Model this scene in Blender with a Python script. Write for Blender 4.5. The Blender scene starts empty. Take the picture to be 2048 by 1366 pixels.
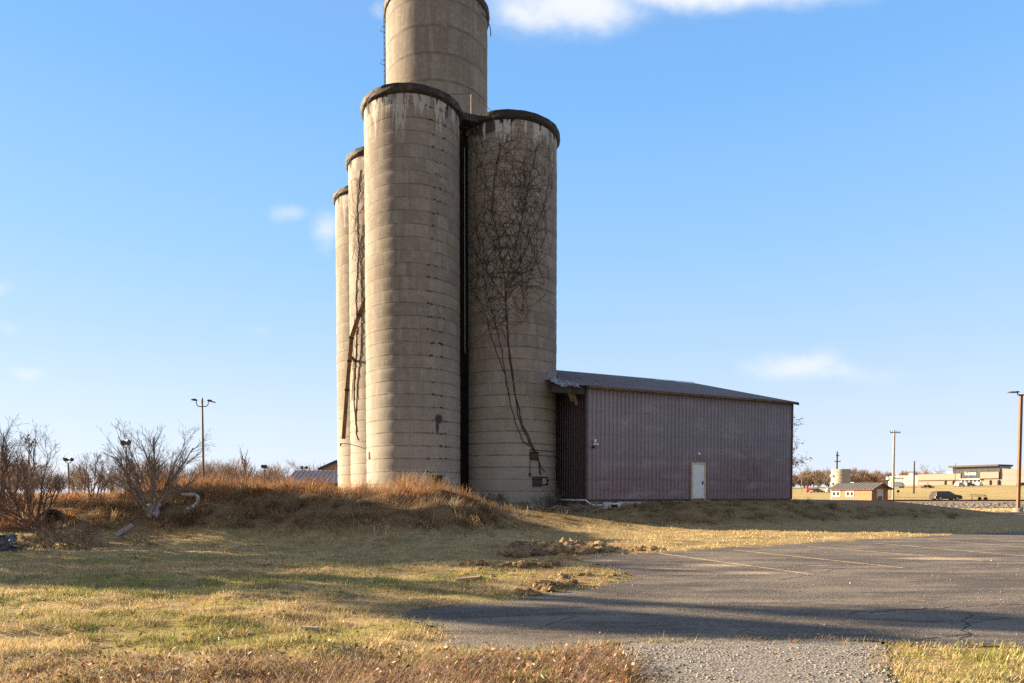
import bpy, bmesh, math, random
import numpy as np
from mathutils import Vector, Matrix

random.seed(11)
RNG = np.random.default_rng(5)
SC = bpy.context.scene
COL = SC.collection
PI = math.pi

# ------------------------------------------------------------------ camera
F, HZ, EYE, TILT = 1365.0, 986.0, 1.6, math.radians(2.0)
PY0 = HZ + F * math.tan(TILT)
cd = bpy.data.cameras.new('camera'); cam = bpy.data.objects.new('camera', cd); COL.objects.link(cam)
cd.sensor_width = 36.0; cd.lens = F / 2048 * 36.0; cd.shift_y = (PY0 - 683) / 2048
cd.clip_end = 6000; cd.clip_start = 0.05
cam.location = (0, 0, EYE); cam.rotation_euler = (PI / 2 - TILT, 0, 0)
SC.camera = cam

def ray(px, py):
    u = (px - 1024) / F; v = (PY0 - py) / F
    return (u, math.cos(TILT) + v * math.sin(TILT), -math.sin(TILT) + v * math.cos(TILT))
def at(px, py, Y):
    d = ray(px, py); t = Y / d[1]
    return (d[0] * t, Y, EYE + d[2] * t)
def on_ground(px, py, z=0.0):
    d = ray(px, py); t = (z - EYE) / d[2]
    return (d[0] * t, d[1] * t)
def zat(py, Y): return at(1024, py, Y)[2]
def xat(px, Y, z=EYE):
    y = HZ - (z - EYE) / Y * F
    return at(px, y, Y)[0]

# ------------------------------------------------------------------ sun direction
PSI, ELEV = math.radians(107), math.radians(16.5)
SUN = Vector((-math.sin(PSI) * math.cos(ELEV), -math.cos(PSI) * math.cos(ELEV), math.sin(ELEV)))

# ------------------------------------------------------------------ noise and terrain
def sm(a, b, x):
    t = np.clip((np.asarray(x, float) - a) / (b - a), 0, 1); return t * t * (3 - 2 * t)
_T = np.random.default_rng(99).random((256, 256))
def vnoise(x, y):
    x = np.asarray(x, float); y = np.asarray(y, float)
    xi = np.floor(x).astype(int); yi = np.floor(y).astype(int); fx = x - xi; fy = y - yi
    fx = fx * fx * (3 - 2 * fx); fy = fy * fy * (3 - 2 * fy)
    a = _T[xi & 255, yi & 255]; b = _T[(xi + 1) & 255, yi & 255]; c = _T[xi & 255, (yi + 1) & 255]; d = _T[(xi + 1) & 255, (yi + 1) & 255]
    return (a * (1 - fx) + b * fx) * (1 - fy) + (c * (1 - fx) + d * fx) * fy
def fbm(x, y, o=4):
    s = 0; a = 0.5; t = 0
    for k in range(o):
        s = s + a * vnoise(x * 2 ** k + 17.3 * k, y * 2 ** k + 5.1 * k); t += a; a *= 0.5
    return s / t

C0 = np.array((3.9, 36.0)); DA = np.array((0.9025, 0.4307)); DB = np.array((-0.4307, 0.9025))
def barn_xy(a, b): return C0 + a * DA + b * DB
def to_barn(X, Y):
    x = X - C0[0]; y = Y - C0[1]
    return x * DA[0] + y * DA[1], x * DB[0] + y * DB[1]

LOT = [on_ground(*p) for p in ((800, 1226), (838, 1219), (900, 1210), (985, 1200), (1060, 1190), (1140, 1182), (1195, 1172), (1240, 1159), (1256, 1150), (1236, 1140), (1205, 1131),
       (1165, 1124), (1150, 1117), (1205, 1111), (1270, 1107), (1330, 1104), (1450, 1096), (1560, 1089), (1640, 1083), (1800, 1076))]
LOT += [(17.6, 26.6), (22, 28.5), (28, 32), (33, 40), (37, 52), (90, 52), (90, 4.0), (14, 6.35), (9.2, 6.75)]
LOT += [on_ground(*p) for p in ((1850, 1290), (1780, 1284), (1640, 1281), (1480, 1281), (1350, 1284), (1240, 1290), (1150, 1298), (1030, 1302), (960, 1301), (900, 1290), (860, 1272), (850, 1258), (828, 1243))]
LOT = np.array(LOT)
APRON = np.array([on_ground(*p) for p in ((1240, 1292), (1350, 1284.5), (1480, 1281.5), (1640, 1281.5), (1765, 1285))] + [(3.72, 6.7), (3.3, 5.85), (2.8, 4.6), (2.3, 3.0), (1.1, 3.0), (1.14, 4.6), (1.14, 5.6), (1.10, 6.4)])

def wobble(P, amp, freq, seed=0, step=0.12):
    out = []
    n = len(P)
    for i in range(n):
        p = P[i]; q = P[(i + 1) % n]; L = float(np.hypot(*(q - p)))
        k = max(1, min(60, int(L / step)))
        for j in range(k): out.append(p + (q - p) * j / k)
    out = np.array(out)
    dx = (fbm(out[:, 0] * freq + seed, out[:, 1] * freq + 3 + seed, 3) - 0.5) * amp * 2
    dy = (fbm(out[:, 0] * freq + 40 + seed, out[:, 1] * freq + 9 + seed, 3) - 0.5) * amp * 2
    return out + np.stack([dx, dy], 1)
LOTW = wobble(LOT, 0.30, 1.3)
LOTW = LOTW + np.stack([(fbm(LOTW[:, 0] * 9, LOTW[:, 1] * 9, 2) - 0.5) * 0.16, (fbm(LOTW[:, 0] * 9 + 50, LOTW[:, 1] * 9, 2) - 0.5) * 0.16], 1)
APRW = wobble(APRON, 0.14, 2.2, 7)

def inside(P, X, Y):
    X = np.asarray(X, float); Y = np.asarray(Y, float)
    r = np.zeros(X.shape, bool); n = len(P)
    for i in range(n):
        x1, y1 = P[i]; x2, y2 = P[(i + 1) % n]
        if y1 == y2: continue
        c = ((y1 > Y) != (y2 > Y)) & (X < (x2 - x1) * (Y - y1) / (y2 - y1) + x1)
        r ^= c
    return r
def edge_dist(P, X, Y):
    X = np.asarray(X, float); Y = np.asarray(Y, float); d = np.full(X.shape, 1e9); n = len(P)
    for i in range(n):
        x1, y1 = P[i]; x2, y2 = P[(i + 1) % n]; ex, ey = x2 - x1, y2 - y1
        t = np.clip(((X - x1) * ex + (Y - y1) * ey) / (ex * ex + ey * ey + 1e-12), 0, 1)
        d = np.minimum(d, np.hypot(X - x1 - t * ex, Y - y1 - t * ey))
    return d
def sdist(P, X, Y):
    d = edge_dist(P, X, Y); return np.where(inside(P, X, Y), -d, d)

def height0(X, Y):
    X = np.asarray(X, float); Y = np.asarray(Y, float)
    a, b = to_barn(X, Y)
    pad = 1.13 * sm(-8.5, -0.2, b) * sm(37, 20.5, a) * sm(36, 22, b)
    pad = pad - 0.52 * np.exp(-((X - 2.4) / 5.2) ** 2 - ((Y - 35.4) / 3.2) ** 2)
    fx = sm(1.9, -3.0, X)
    left = 0.62 + 0.38 * sm(-17.5, -12.2, X)
    wv = (fbm(X * 0.35 + 7, Y * 0.02 + 3, 2) - 0.5)
    fy = sm(18.9 + wv * 1.8, 24.4 + wv * 1.2, Y) * (1 - 0.35 * sm(26, 31, Y))
    mound = 1.66 * fx * left * fy * (1 + 0.25 * wv) * sm(70, 45, Y)
    z = (np.maximum(pad, 0) ** 4 + mound ** 4) ** 0.25
    rough = (fbm(X * 0.9, Y * 0.9, 4) - 0.5)
    lawnb = ((fbm(X * 0.75 + 2, Y * 1.9 + 5, 3) - 0.5) * 0.17 + (fbm(X * 1.7 + 31, Y * 2.3, 2) - 0.46) * 0.13) * sm(34, 24, Y)
    z = z + np.maximum(lawnb, -0.03) + rough * (0.05 + 0.34 * np.minimum(1, mound / 1.0)) * sm(60, 40, Y) 
    far = (2.4 + 2.4 * sm(110, 185, X)) * np.clip((Y - 124) / 165, 0, 1.0) * sm(-10, 40, X)
    far = far + 0.25 * sm(80, 110, Y)
    far = far + 0.9 * sm(-20, -60, X) * sm(50, 100, Y)
    return z + far
def height(X, Y, lot=True):
    X = np.asarray(X, float); Y = np.asarray(Y, float)
    z = height0(X, Y)
    if lot:
        near = (Y < 60)
        d = np.full(X.shape, 5.0)
        if near.any():
            d[near] = np.minimum(sdist(LOT, X[near], Y[near]), sdist(APRON, X[near], Y[near]))
        k = sm(-0.05, 1.3, d)
        z = np.where(d < 1.3, z * k + (1 - k) * np.where(d < 0, -0.03, 0.0), z)
        z = z + np.where(d > 0, 0.012 * sm(0.02, 0.3, d), 0)
    return z
def hz(x, y): return float(height(np.array([x]), np.array([y]))[0])

# ------------------------------------------------------------------ objects
def link(o, parent=None):
    COL.objects.link(o)
    if parent is not None: o.parent = parent
    return o
def tag(o, label=None, cat=None, group=None, kind=None):
    if label: o['label'] = label
    if cat: o['category'] = cat
    if group: o['group'] = group
    if kind: o['kind'] = kind
    return o
def empty(name, loc, label, cat, group=None, rz=0.0):
    o = bpy.data.objects.new(name, None); o.location = loc; o.rotation_euler = (0, 0, rz); o.empty_display_size = 0.3
    link(o); return tag(o, label, cat, group)
def copy_tree(o, parent=None):
    c = o.copy(); COL.objects.link(c)
    if parent is not None: c.parent = parent
    for ch in list(o.children): copy_tree(ch, c)
    return c

class MB:
    """collects shapes into one mesh object"""
    def __init__(s): s.v = []; s.f = []
    def add(s, vs, fs):
        n = len(s.v); s.v.extend([tuple(v) for v in vs]); s.f.extend([tuple(i + n for i in f) for f in fs]); return s
    def box(s, c, size, rz=0.0, m=None):
        x, y, z = (k / 2 for k in size)
        vs = [Vector((sx * x, sy * y, sz * z)) for sz in (-1, 1) for sy in (-1, 1) for sx in (-1, 1)]
        M = m if m is not None else Matrix.Rotation(rz, 3, 'Z')
        vs = [M @ v + Vector(c) for v in vs]
        return s.add(vs, [(0, 2, 3, 1), (4, 5, 7, 6), (0, 1, 5, 4), (2, 6, 7, 3), (0, 4, 6, 2), (1, 3, 7, 5)])
    def bar(s, p, q, w, h=None, up=(0, 0, 1)):
        p = Vector(p); q = Vector(q); d = (q - p); L = d.length; d.normalize()
        u = Vector(up); r = d.cross(u)
        if r.length < 1e-4: r = d.cross(Vector((1, 0, 0)))
        r.normalize(); u = r.cross(d)
        M = Matrix((r, d, u)).transposed()
        return s.box((p + q) / 2, (w, L, h or w), m=M)
    def tube(s, pts, rad, n=6, cap=True):
        pts = [Vector(p) for p in pts]
        if not hasattr(rad, '__len__'): rad = [rad] * len(pts)
        base = len(s.v); k = len(pts); ref = Vector((0.31, 0.17, 0.93)); 
        d0 = (pts[-1] - pts[0]).normalized()
        if abs(d0.dot(ref)) > 0.9: ref = Vector((1, 0, 0))
        for i, p in enumerate(pts):
            d = pts[min(i + 1, k - 1)] - pts[max(i - 1, 0)]
            d = d.normalized() if d.length > 1e-9 else Vector((0, 0, 1))
            r = d.cross(ref)
            if r.length < 1e-4: r = d.cross(Vector((0, 1, 0)))
            r.normalize(); u = r.cross(d)
            for j in range(n):
                t = 2 * PI * j / n
                s.v.append(tuple(p + (r * math.cos(t) + u * math.sin(t)) * rad[i]))
        for i in range(k - 1):
            for j in range(n):
                a = base + i * n + j; b = base + i * n + (j + 1) % n
                s.f.append((a, a + n, b + n, b))
        if cap:
            s.f.append(tuple(base + j for j in range(n))); s.f.append(tuple(base + (k - 1) * n + j for j in reversed(range(n))))
        return s
    def lathe(s, prof, n=32, c=(0, 0, 0), a0=0.0, a1=2 * PI, wob=None):
        full = abs(a1 - a0 - 2 * PI) < 1e-6; m = n if full else n + 1; base = len(s.v)
        for i, (r, z) in enumerate(prof):
            for j in range(m):
                t = a0 + (a1 - a0) * j / n
                rr = r + (wob(t, z, i) if wob else 0)
                s.v.append((c[0] + rr * math.cos(t), c[1] + rr * math.sin(t), c[2] + z))
        for i in range(len(prof) - 1):
            for j in range(n):
                a = base + i * m + j; b = base + i * m + (j + 1) % m
                s.f.append((a, b, b + m, a + m))
        return s
    def prism(s, poly, z0, z1):
        n = len(poly); vs = [(p[0], p[1], z0) for p in poly] + [(p[0], p[1], z1) for p in poly]
        return s.add(vs, [tuple(reversed(range(n))), tuple(range(n, 2 * n))] + [(i, (i + 1) % n, n + (i + 1) % n, n + i) for i in range(n)])
    def slab(s, P, thick):
        """planar polygon of 3-D points, thickened against its normal"""
        P = [Vector(p) for p in P]; nrm = (P[1] - P[0]).cross(P[2] - P[0]).normalized(); n = len(P)
        Q = [p - nrm * thick for p in P]
        return s.add(P + Q, [tuple(range(n)), tuple(reversed(range(n, 2 * n)))] + [(i, n + i, n + (i + 1) % n, (i + 1) % n) for i in range(n)])
    def build(s, name, mat, parent=None, smooth=False, bevel=0, loc=None, fix=False):
        me = bpy.data.meshes.new(name); me.from_pydata(s.v, [], s.f); me.update()
        if fix:
            bm = bmesh.new(); bm.from_mesh(me); bmesh.ops.recalc_face_normals(bm, faces=bm.faces); bm.to_mesh(me); bm.free()
        if mat: me.materials.append(mat)
        if smooth: me.polygons.foreach_set('use_smooth', [True] * len(me.polygons))
        o = bpy.data.objects.new(name, me); link(o, parent)
        if loc: o.location = loc
        if bevel:
            m = o.modifiers.new('bevel', 'BEVEL'); m.width = bevel; m.segments = 2; m.limit_method = 'ANGLE'
        return o

def np_mesh(name, V, tris, mat, cols=None, parent=None, smooth=False, quads=None):
    me = bpy.data.meshes.new(name); nt = len(tris); nq = 0 if quads is None else len(quads)
    me.vertices.add(len(V)); me.vertices.foreach_set('co', np.ascontiguousarray(V, np.float32).ravel())
    loops = [np.asarray(tris, np.int32).reshape(-1)] + ([np.asarray(quads, np.int32).reshape(-1)] if nq else [])
    loops = np.concatenate(loops); me.loops.add(len(loops)); me.loops.foreach_set('vertex_index', loops)
    me.polygons.add(nt + nq)
    st = np.concatenate([np.arange(nt) * 3, nt * 3 + np.arange(nq) * 4]).astype(np.int32)
    me.polygons.foreach_set('loop_start', st)
    if smooth: me.polygons.foreach_set('use_smooth', np.ones(nt + nq, bool))
    me.update(calc_edges=True); me.validate()
    if cols is not None:
        ca = me.color_attributes.new('tint', 'FLOAT_COLOR', 'POINT')
        c4 = np.ones((len(V), 4), np.float32); c4[:, :3] = cols; ca.data.foreach_set('color', c4.ravel())
    me.materials.append(mat)
    o = bpy.data.objects.new(name, me); link(o, parent); return o

# ------------------------------------------------------------------ materials
class NT:
    def __init__(s, tree): s.t = tree; s.N = tree.nodes; s.L = tree.links
    def n(s, kind, **kw):
        x = s.N.new(kind)
        for k, v in kw.items(): setattr(x, k, v)
        return x
    def put(s, sock, val):
        if hasattr(val, 'is_linked') or isinstance(val, bpy.types.NodeSocket): s.L.new(val, sock)
        elif isinstance(val, (tuple, list)): 
            sock.default_value = tuple(val) + ((1.0,) if sock.type == 'RGBA' and len(val) == 3 else ())
        else: sock.default_value = val
    def m(s, op, a, b=None, c=None, clamp=False):
        x = s.n('ShaderNodeMath', operation=op); x.use_clamp = clamp; s.put(x.inputs[0], a)
        if b is not None: s.put(x.inputs[1], b)
        if c is not None: s.put(x.inputs[2], c)
        return x.outputs[0]
    def mix(s, f, a, b, mode='MIX'):
        x = s.n('ShaderNodeMix', data_type='RGBA', blend_type=mode); s.put(x.inputs[0], f); s.put(x.inputs[6], a); s.put(x.inputs[7], b); return x.outputs[2]
    def smooth(s, v, lo, hi):
        x = s.n('ShaderNodeMapRange', interpolation_type='SMOOTHSTEP'); s.put(x.inputs[0], v); s.put(x.inputs[1], lo); s.put(x.inputs[2], hi); return x.outputs[0]
    def noise(s, vec, scale, detail=4, rough=0.55, dist=0.0):
        x = s.n('ShaderNodeTexNoise'); s.put(x.inputs['Vector'], vec); s.put(x.inputs['Scale'], scale); x.inputs['Detail'].default_value = detail
        x.inputs['Roughness'].default_value = rough; x.inputs['Distortion'].default_value = dist; return x.outputs[0]
    def vor(s, vec, scale, feature='F1', out=0):
        x = s.n('ShaderNodeTexVoronoi', feature=feature); s.put(x.inputs['Vector'], vec); s.put(x.inputs['Scale'], scale); return x.outputs[out]
    def co(s, which='Object'): return s.n('ShaderNodeTexCoord').outputs[which]
    def xyz(s, v):
        x = s.n('ShaderNodeSeparateXYZ'); s.L.new(v, x.inputs[0]); return x.outputs
    def comb(s, a, b, c):
        x = s.n('ShaderNodeCombineXYZ'); s.put(x.inputs[0], a); s.put(x.inputs[1], b); s.put(x.inputs[2], c); return x.outputs[0]
    def scale(s, v, k):
        x = s.n('ShaderNodeVectorMath', operation='MULTIPLY'); s.L.new(v, x.inputs[0]); x.inputs[1].default_value = k; return x.outputs[0]
    def attr(s, name='tint'): return s.n('ShaderNodeVertexColor', layer_name=name).outputs[0]
    def bump(s, h, strength=0.5, dist=0.02, nrm=None):
        x = s.n('ShaderNodeBump'); s.put(x.inputs['Height'], h); x.inputs['Strength'].default_value = strength; x.inputs['Distance'].default_value = dist
        if nrm is not None: s.L.new(nrm, x.inputs['Normal'])
        return x.outputs[0]
    def gauss(s, x, y, x0, y0, a, b):
        dx = s.m('DIVIDE', s.m('SUBTRACT', x, x0), a); dy = s.m('DIVIDE', s.m('SUBTRACT', y, y0), b)
        return s.m('EXPONENT', s.m('MULTIPLY', s.m('ADD', s.m('MULTIPLY', dx, dx), s.m('MULTIPLY', dy, dy)), -1.0))

def material(name):
    mt = bpy.data.materials.new(name); mt.use_nodes = True; t = NT(mt.node_tree); return mt, t, t.N['Principled BSDF']

def plain(name, col, rough=0.6, metal=0.0, var=0.18, scale=6.0, bump=0.0, spec=0.4, dirt=None):
    mt, t, P = material(name); c = t.co()
    n = t.noise(c, scale, 5, 0.6)
    k = t.smooth(n, 0.3, 0.7)
    hi = tuple(min(1, v * (1 + var)) for v in col); lo = tuple(v * (1 - var) for v in col)
    base = t.mix(k, lo, hi)
    if dirt:
        base = t.mix(t.m('MULTIPLY', t.smooth(t.noise(c, scale * 0.35, 4, 0.65), 0.5, 0.75), 0.7), base, dirt)
    t.put(P.inputs['Base Color'], base); P.inputs['Roughness'].default_value = rough; P.inputs['Metallic'].default_value = metal
    P.inputs['Specular IOR Level'].default_value = spec
    if bump: t.put(P.inputs['Normal'], t.bump(t.noise(c, scale * 5, 4), bump, 0.01))
    return mt

def leafy(name, mul=1.0, rough=0.75, trans=0.25):
    """blades and leaves: colour comes from the mesh's own tint"""
    mt, t, P = material(name); a = t.attr('tint')
    t.put(P.inputs['Base Color'], a); P.inputs['Roughness'].default_value = rough; P.inputs['Specular IOR Level'].default_value = 0.15
    tr = t.n('ShaderNodeBsdfTranslucent'); t.put(tr.inputs['Color'], a); mx = t.n('ShaderNodeMixShader'); mx.inputs[0].default_value = trans
    t.L.new(P.outputs[0], mx.inputs[1]); t.L.new(tr.outputs[0], mx.inputs[2]); t.L.new(mx.outputs[0], t.N['Material Output'].inputs['Surface'])
    return mt
# ------------------------------------------------------------------ light and sky
W = bpy.data.worlds.new('World'); SC.world = W; W.use_nodes = True
wt = NT(W.node_tree); BG = wt.N['Background']
sky = wt.n('ShaderNodeTexSky', sky_type='NISHITA'); sky.sun_disc = False; sky.sun_elevation = math.radians(30)
sky.sun_rotation = math.atan2(SUN.x, SUN.y); sky.altitude = 200; sky.air_density = 1.0; sky.dust_density = 0.2; sky.ozone_density = 4.0
sky.sun_elevation = ELEV
wd = wt.co('Generated'); wx, wy, wz = wt.xyz(wd)
up = wt.m('MAXIMUM', wz, 0.0)
ysafe = wt.m('MAXIMUM', wy, 0.05)
cu = wt.m('DIVIDE', wx, ysafe); cv = wt.m('DIVIDE', wz, ysafe)
wp = wt.comb(cu, cv, 0.0); du = wt.m('SUBTRACT', wt.noise(wp, 7.0, 5, 0.6), 0.5); dv = wt.m('SUBTRACT', wt.noise(wt.comb(cu, cv, 4.0), 9.0, 5, 0.6), 0.5)
gu = wt.m('ADD', cu, wt.m('MULTIPLY', du, 0.10)); gv = wt.m('ADD', cv, wt.m('MULTIPLY', dv, 0.055))
cn = wt.noise(wt.comb(wt.m('MULTIPLY', cu, 1.0), wt.m('MULTIPLY', cv, 1.9), 0.4), 5.0, 7, 0.55, 0.25)
cn2 = wt.noise(wt.comb(cu, cv, 1.7), 22.0, 4, 0.6)
G = None
for px, py, a, b, k in ((1120, 30, 165, 62, 1.0), (1330, 0, 360, 46, 0.95), (1580, -20, 260, 26, 0.55), (1040, 70, 120, 60, 0.35), (1590, 736, 110, 38, 0.75), (1680, 752, 140, 28, 0.5), (1545, 745, 70, 24, 0.45),
                       (575, 432, 52, 30, 0.42), (655, 470, 42, 55, 0.5), (60, 742, 55, 20, 0.5), (32, 662, 45, 18, 0.4), (2, 590, 40, 30, 0.45), (762, 45, 28, 26, 0.4), (540, 655, 42, 18, 0.3),
                       (1900, 190, 120, 60, 0.16), (1210, 215, 110, 26, 0.14), (435, 412, 16, 16, 0.25)):
    g = wt.m('MULTIPLY', wt.gauss(gu, gv, (px - 1024) / F, (HZ - py) / F, a / F, b / F), k)
    G = g if G is None else wt.m('MAXIMUM', G, g)
dens = wt.m('MULTIPLY', G, wt.m('ADD', 0.30, wt.m('ADD', wt.m('MULTIPLY', cn, 1.6), wt.m('MULTIPLY', wt.m('SUBTRACT', cn2, 0.5), 0.55))))
dens = wt.m('MULTIPLY', wt.smooth(dens, 0.14, 0.95), 0.95)
dens = wt.m('MULTIPLY', dens, wt.smooth(wy, 0.02, 0.1))
sr = wt.n('ShaderNodeSeparateColor'); wt.L.new(sky.outputs[0], sr.inputs[0]); sc_ = wt.n('ShaderNodeCombineColor')
for i, (gain, gam) in enumerate(((1.85, 0.72), (1.98, 0.62), (3.40, 0.36))):      # soft film-like response of the sky: the glow round the sun is held back
    wt.L.new(wt.m('MULTIPLY', wt.m('POWER', sr.outputs[i], gam), gain), sc_.inputs[i])
rp = wt.n('ShaderNodeValToRGB'); wt.L.new(up, rp.inputs[0]); el = rp.color_ramp.elements
for i, (pos, col) in enumerate(((0.0, (0.82, 0.90, 1.03)), (0.06, (0.745, 0.865, 1.02)), (0.115, (0.69, 0.835, 1.01)), (0.2, (0.53, 0.76, 1.01)), (0.32, (0.365, 0.675, 1.0)), (0.5, (0.22, 0.54, 1.0)), (0.62, (0.22, 0.46, 0.86)), (0.85, (0.42, 0.46, 0.52)))):  # unseen upper stops greyed to neutralise the fill light
    e_ = el[i] if i < 2 else el.new(pos)
    e_.position = pos; e_.color = (*[c_ / 1.1 for c_ in col], 1)
grad = wt.mix(1.0, rp.outputs[0], (5.45, 5.45, 5.45), 'MULTIPLY')
sk = wt.mix(0.8, sc_.outputs[0], grad)
sk = wt.mix(wt.m('MULTIPLY', wt.smooth(wy, 0.05, -0.5), 0.8), sk, (2.55, 2.6, 2.8))          # unseen half behind the viewer whitened to neutralise the fill light
CLOUD = (4.75, 4.9, 5.25)
wt.put(BG.inputs['Color'], wt.mix(dens, sk, CLOUD)); BG.inputs['Strength'].default_value = 0.0485

sl = bpy.data.lights.new('sun', 'SUN'); sl.energy = 5.0; sl.angle = math.radians(0.55); sl.color = (1.0, 0.79, 0.52)
so = bpy.data.objects.new('sun', sl); link(so); so.location = (-60, 0, 40)
so.rotation_euler = SUN.to_track_quat('Z', 'Y').to_euler()
SC.view_settings.view_transform = 'Standard'; SC.view_settings.look = 'None'; SC.view_settings.gamma = 1.0; SC.view_settings.exposure = 2.05
SC.cycles.sample_clamp_indirect = 1.0; SC.cycles.sample_clamp_direct = 4.0; SC.cycles.max_bounces = 6; SC.cycles.diffuse_bounces = 3; SC.cycles.transparent_max_bounces = 8

# ------------------------------------------------------------------ ground
def axis(segs):
    out = [segs[0][0]]
    for a, b, st in segs:
        n = max(1, int(round((b - a) / st))); out += [a + (b - a) * (i + 1) / n for i in range(n)]
    return np.array(out)
gx = axis([(-2500, -600, 300), (-600, -120, 40), (-120, -45, 4), (-45, -26, 0.7), (-26, 30, 0.22), (30, 50, 0.8), (50, 320, 6), (320, 800, 60), (800, 2500, 300)])
gy = axis([(-60, 0, 6), (0, 3, 0.5), (3, 46, 0.22), (46, 62, 0.8), (62, 320, 4), (320, 600, 40), (600, 3000, 300)])
GX, GY = np.meshgrid(gx, gy); GZ = height(GX.ravel(), GY.ravel())
fxr, fyr = GX.ravel(), GY.ravel()
nx, ny = len(gx), len(gy)
idx = np.arange(nx * ny).reshape(ny, nx)
Q = np.stack([idx[:-1, :-1], idx[:-1, 1:], idx[1:, 1:], idx[1:, :-1]], -1).reshape(-1, 4)

TURF = np.array([on_ground(*p) for p in ((985, 1120), (1040, 1094), (1120, 1090), (1210, 1088), (1300, 1092), (1330, 1100), (1230, 1106), (1260, 1150), (1225, 1172), (1130, 1185), (1050, 1195), (1000, 1175), (1040, 1140))])
def masks(X, Y):
    """r: greenness, g: bare earth, b: rank dead grass and painted pad shade"""
    d = np.full(X.shape, 9.0); dt = np.full(X.shape, 9.0)
    near = (Y < 62) & (Y > 2) & (np.abs(X) < 60)
    d[near] = np.minimum(sdist(LOTW[::3], X[near], Y[near]), sdist(APRW[::3], X[near], Y[near])); dt[near] = sdist(TURF, X[near], Y[near])
    n1 = fbm(X * 0.55 + 3, Y * 0.8, 4); n2 = fbm(X * 2.1, Y * 2.1 + 9, 3); n3 = fbm(X * 0.25 + 30, Y * 0.5 + 2, 3)
    green = sm(0.43, 0.62, n1 * 0.75 + n2 * 0.25) * (1 - 0.85 * sm(13.0, 19, Y))
    green = np.maximum(green, 0.8 * sm(1.6, 0.1, d) * sm(0.45, 0.62, n2) * sm(9, 6, Y))
    green = np.maximum(green, 0.35 * sm(0.55, 0.7, n3) * sm(26, 30, Y) * sm(60, 40, Y))
    earth = np.maximum(sm(0.35, -0.6, dt) * sm(0.36, 0.52, n1 * 0.4 + n2 * 0.6), sm(0.7, 0.0, np.abs(d)) * 0.75 * sm(0.35, 0.6, n2))
    earth = np.maximum(earth, 0.55 * sm(7.4, 5.6, Y) * sm(0.45, 0.65, n2) * sm(1.0, -1.0, X))
    h = height0(X, Y); a_, b_ = to_barn(X, Y); pad_shade = 0.6 * sm(0.06, 0.32, h) * (X > -1) * sm(0.5, -0.5, b_) * sm(62, 50, Y) * (Y > 24)  # darker pad ground: the shadow lying on it put into the colour
    rank = sm(0.9, -0.6, X) * sm(17.6, 20.4, Y) * sm(60, 45, Y) * sm(0.25, 0.7, h)
    rank = np.maximum(np.maximum(rank, 0.8 * sm(-13.0, -16, X) * sm(15.0, 18, Y)), pad_shade)
    return green, earth, rank, d
mg, me_, mr, mdist = masks(fxr, fyr)

gm, t, P = material('ground_mix'); c = t.co()
a = t.attr('tint'); ar, ag, ab = t.xyz(a)
n1 = t.noise(c, 1.7, 6, 0.65); n2 = t.noise(c, 14, 5, 0.65); n3 = t.noise(t.scale(c, (1, 2.4, 1)), 60, 4, 0.7)
straw = t.mix(t.smooth(n2, 0.3, 0.7), (0.29, 0.205, 0.10), (0.50, 0.38, 0.195))
straw = t.mix(t.smooth(n1, 0.42, 0.7), straw, (0.22, 0.17, 0.085))
moss = t.mix(t.smooth(n2, 0.35, 0.65), (0.16, 0.17, 0.04), (0.36, 0.32, 0.10))
soil = t.mix(t.smooth(n2, 0.3, 0.7), (0.20, 0.115, 0.06), (0.40, 0.25, 0.145))
rank = t.mix(t.smooth(n2, 0.3, 0.7), (0.13, 0.085, 0.045), (0.27, 0.165, 0.08))
base = t.mix(t.m('MULTIPLY', ar, t.smooth(n2, 0.25, 0.6)), straw, moss)
px_, py_, pz_ = t.xyz(c); far_ = t.smooth(py_, 70.0, 110.0); band = t.noise(t.comb(t.m('MULTIPLY', px_, 0.012), t.m('MULTIPLY', py_, 0.09), 0.0), 1.6, 4, 0.6)
field = t.mix(t.smooth(band, 0.40, 0.60), (0.47, 0.34, 0.155), (0.36, 0.29, 0.12)); field = t.mix(t.m('MULTIPLY', t.smooth(n1, 0.45, 0.7), 0.4), field, (0.52, 0.40, 0.22))
base = t.mix(far_, base, field)
base = t.mix(ab, base, rank)
base = t.mix(t.m('MULTIPLY', ag, t.smooth(n3, 0.25, 0.55)), base, soil)
base = t.mix(t.m('MULTIPLY', t.smooth(n3, 0.5, 0.72), 0.7), base, (0.10, 0.07, 0.042))
n5 = t.noise(t.scale(c, (1, 1.5, 1)), 4.5, 5, 0.7); base = t.mix(t.m('MULTIPLY', t.smooth(n5, 0.5, 0.68), 0.55), base, (0.17, 0.115, 0.07))
t.put(P.inputs['Base Color'], base); P.inputs['Roughness'].default_value = 0.95; P.inputs['Specular IOR Level'].default_value = 0.1
t.put(P.inputs['Normal'], t.bump(t.m('ADD', t.m('MULTIPLY', n3, 0.6), n2), 0.7, 0.05))
V = np.stack([fxr, fyr, GZ], 1)
go = np_mesh('ground', V, np.zeros((0, 3), int), gm, np.stack([mg, me_, mr], 1), smooth=True, quads=Q); tag(go, kind='structure')

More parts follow.
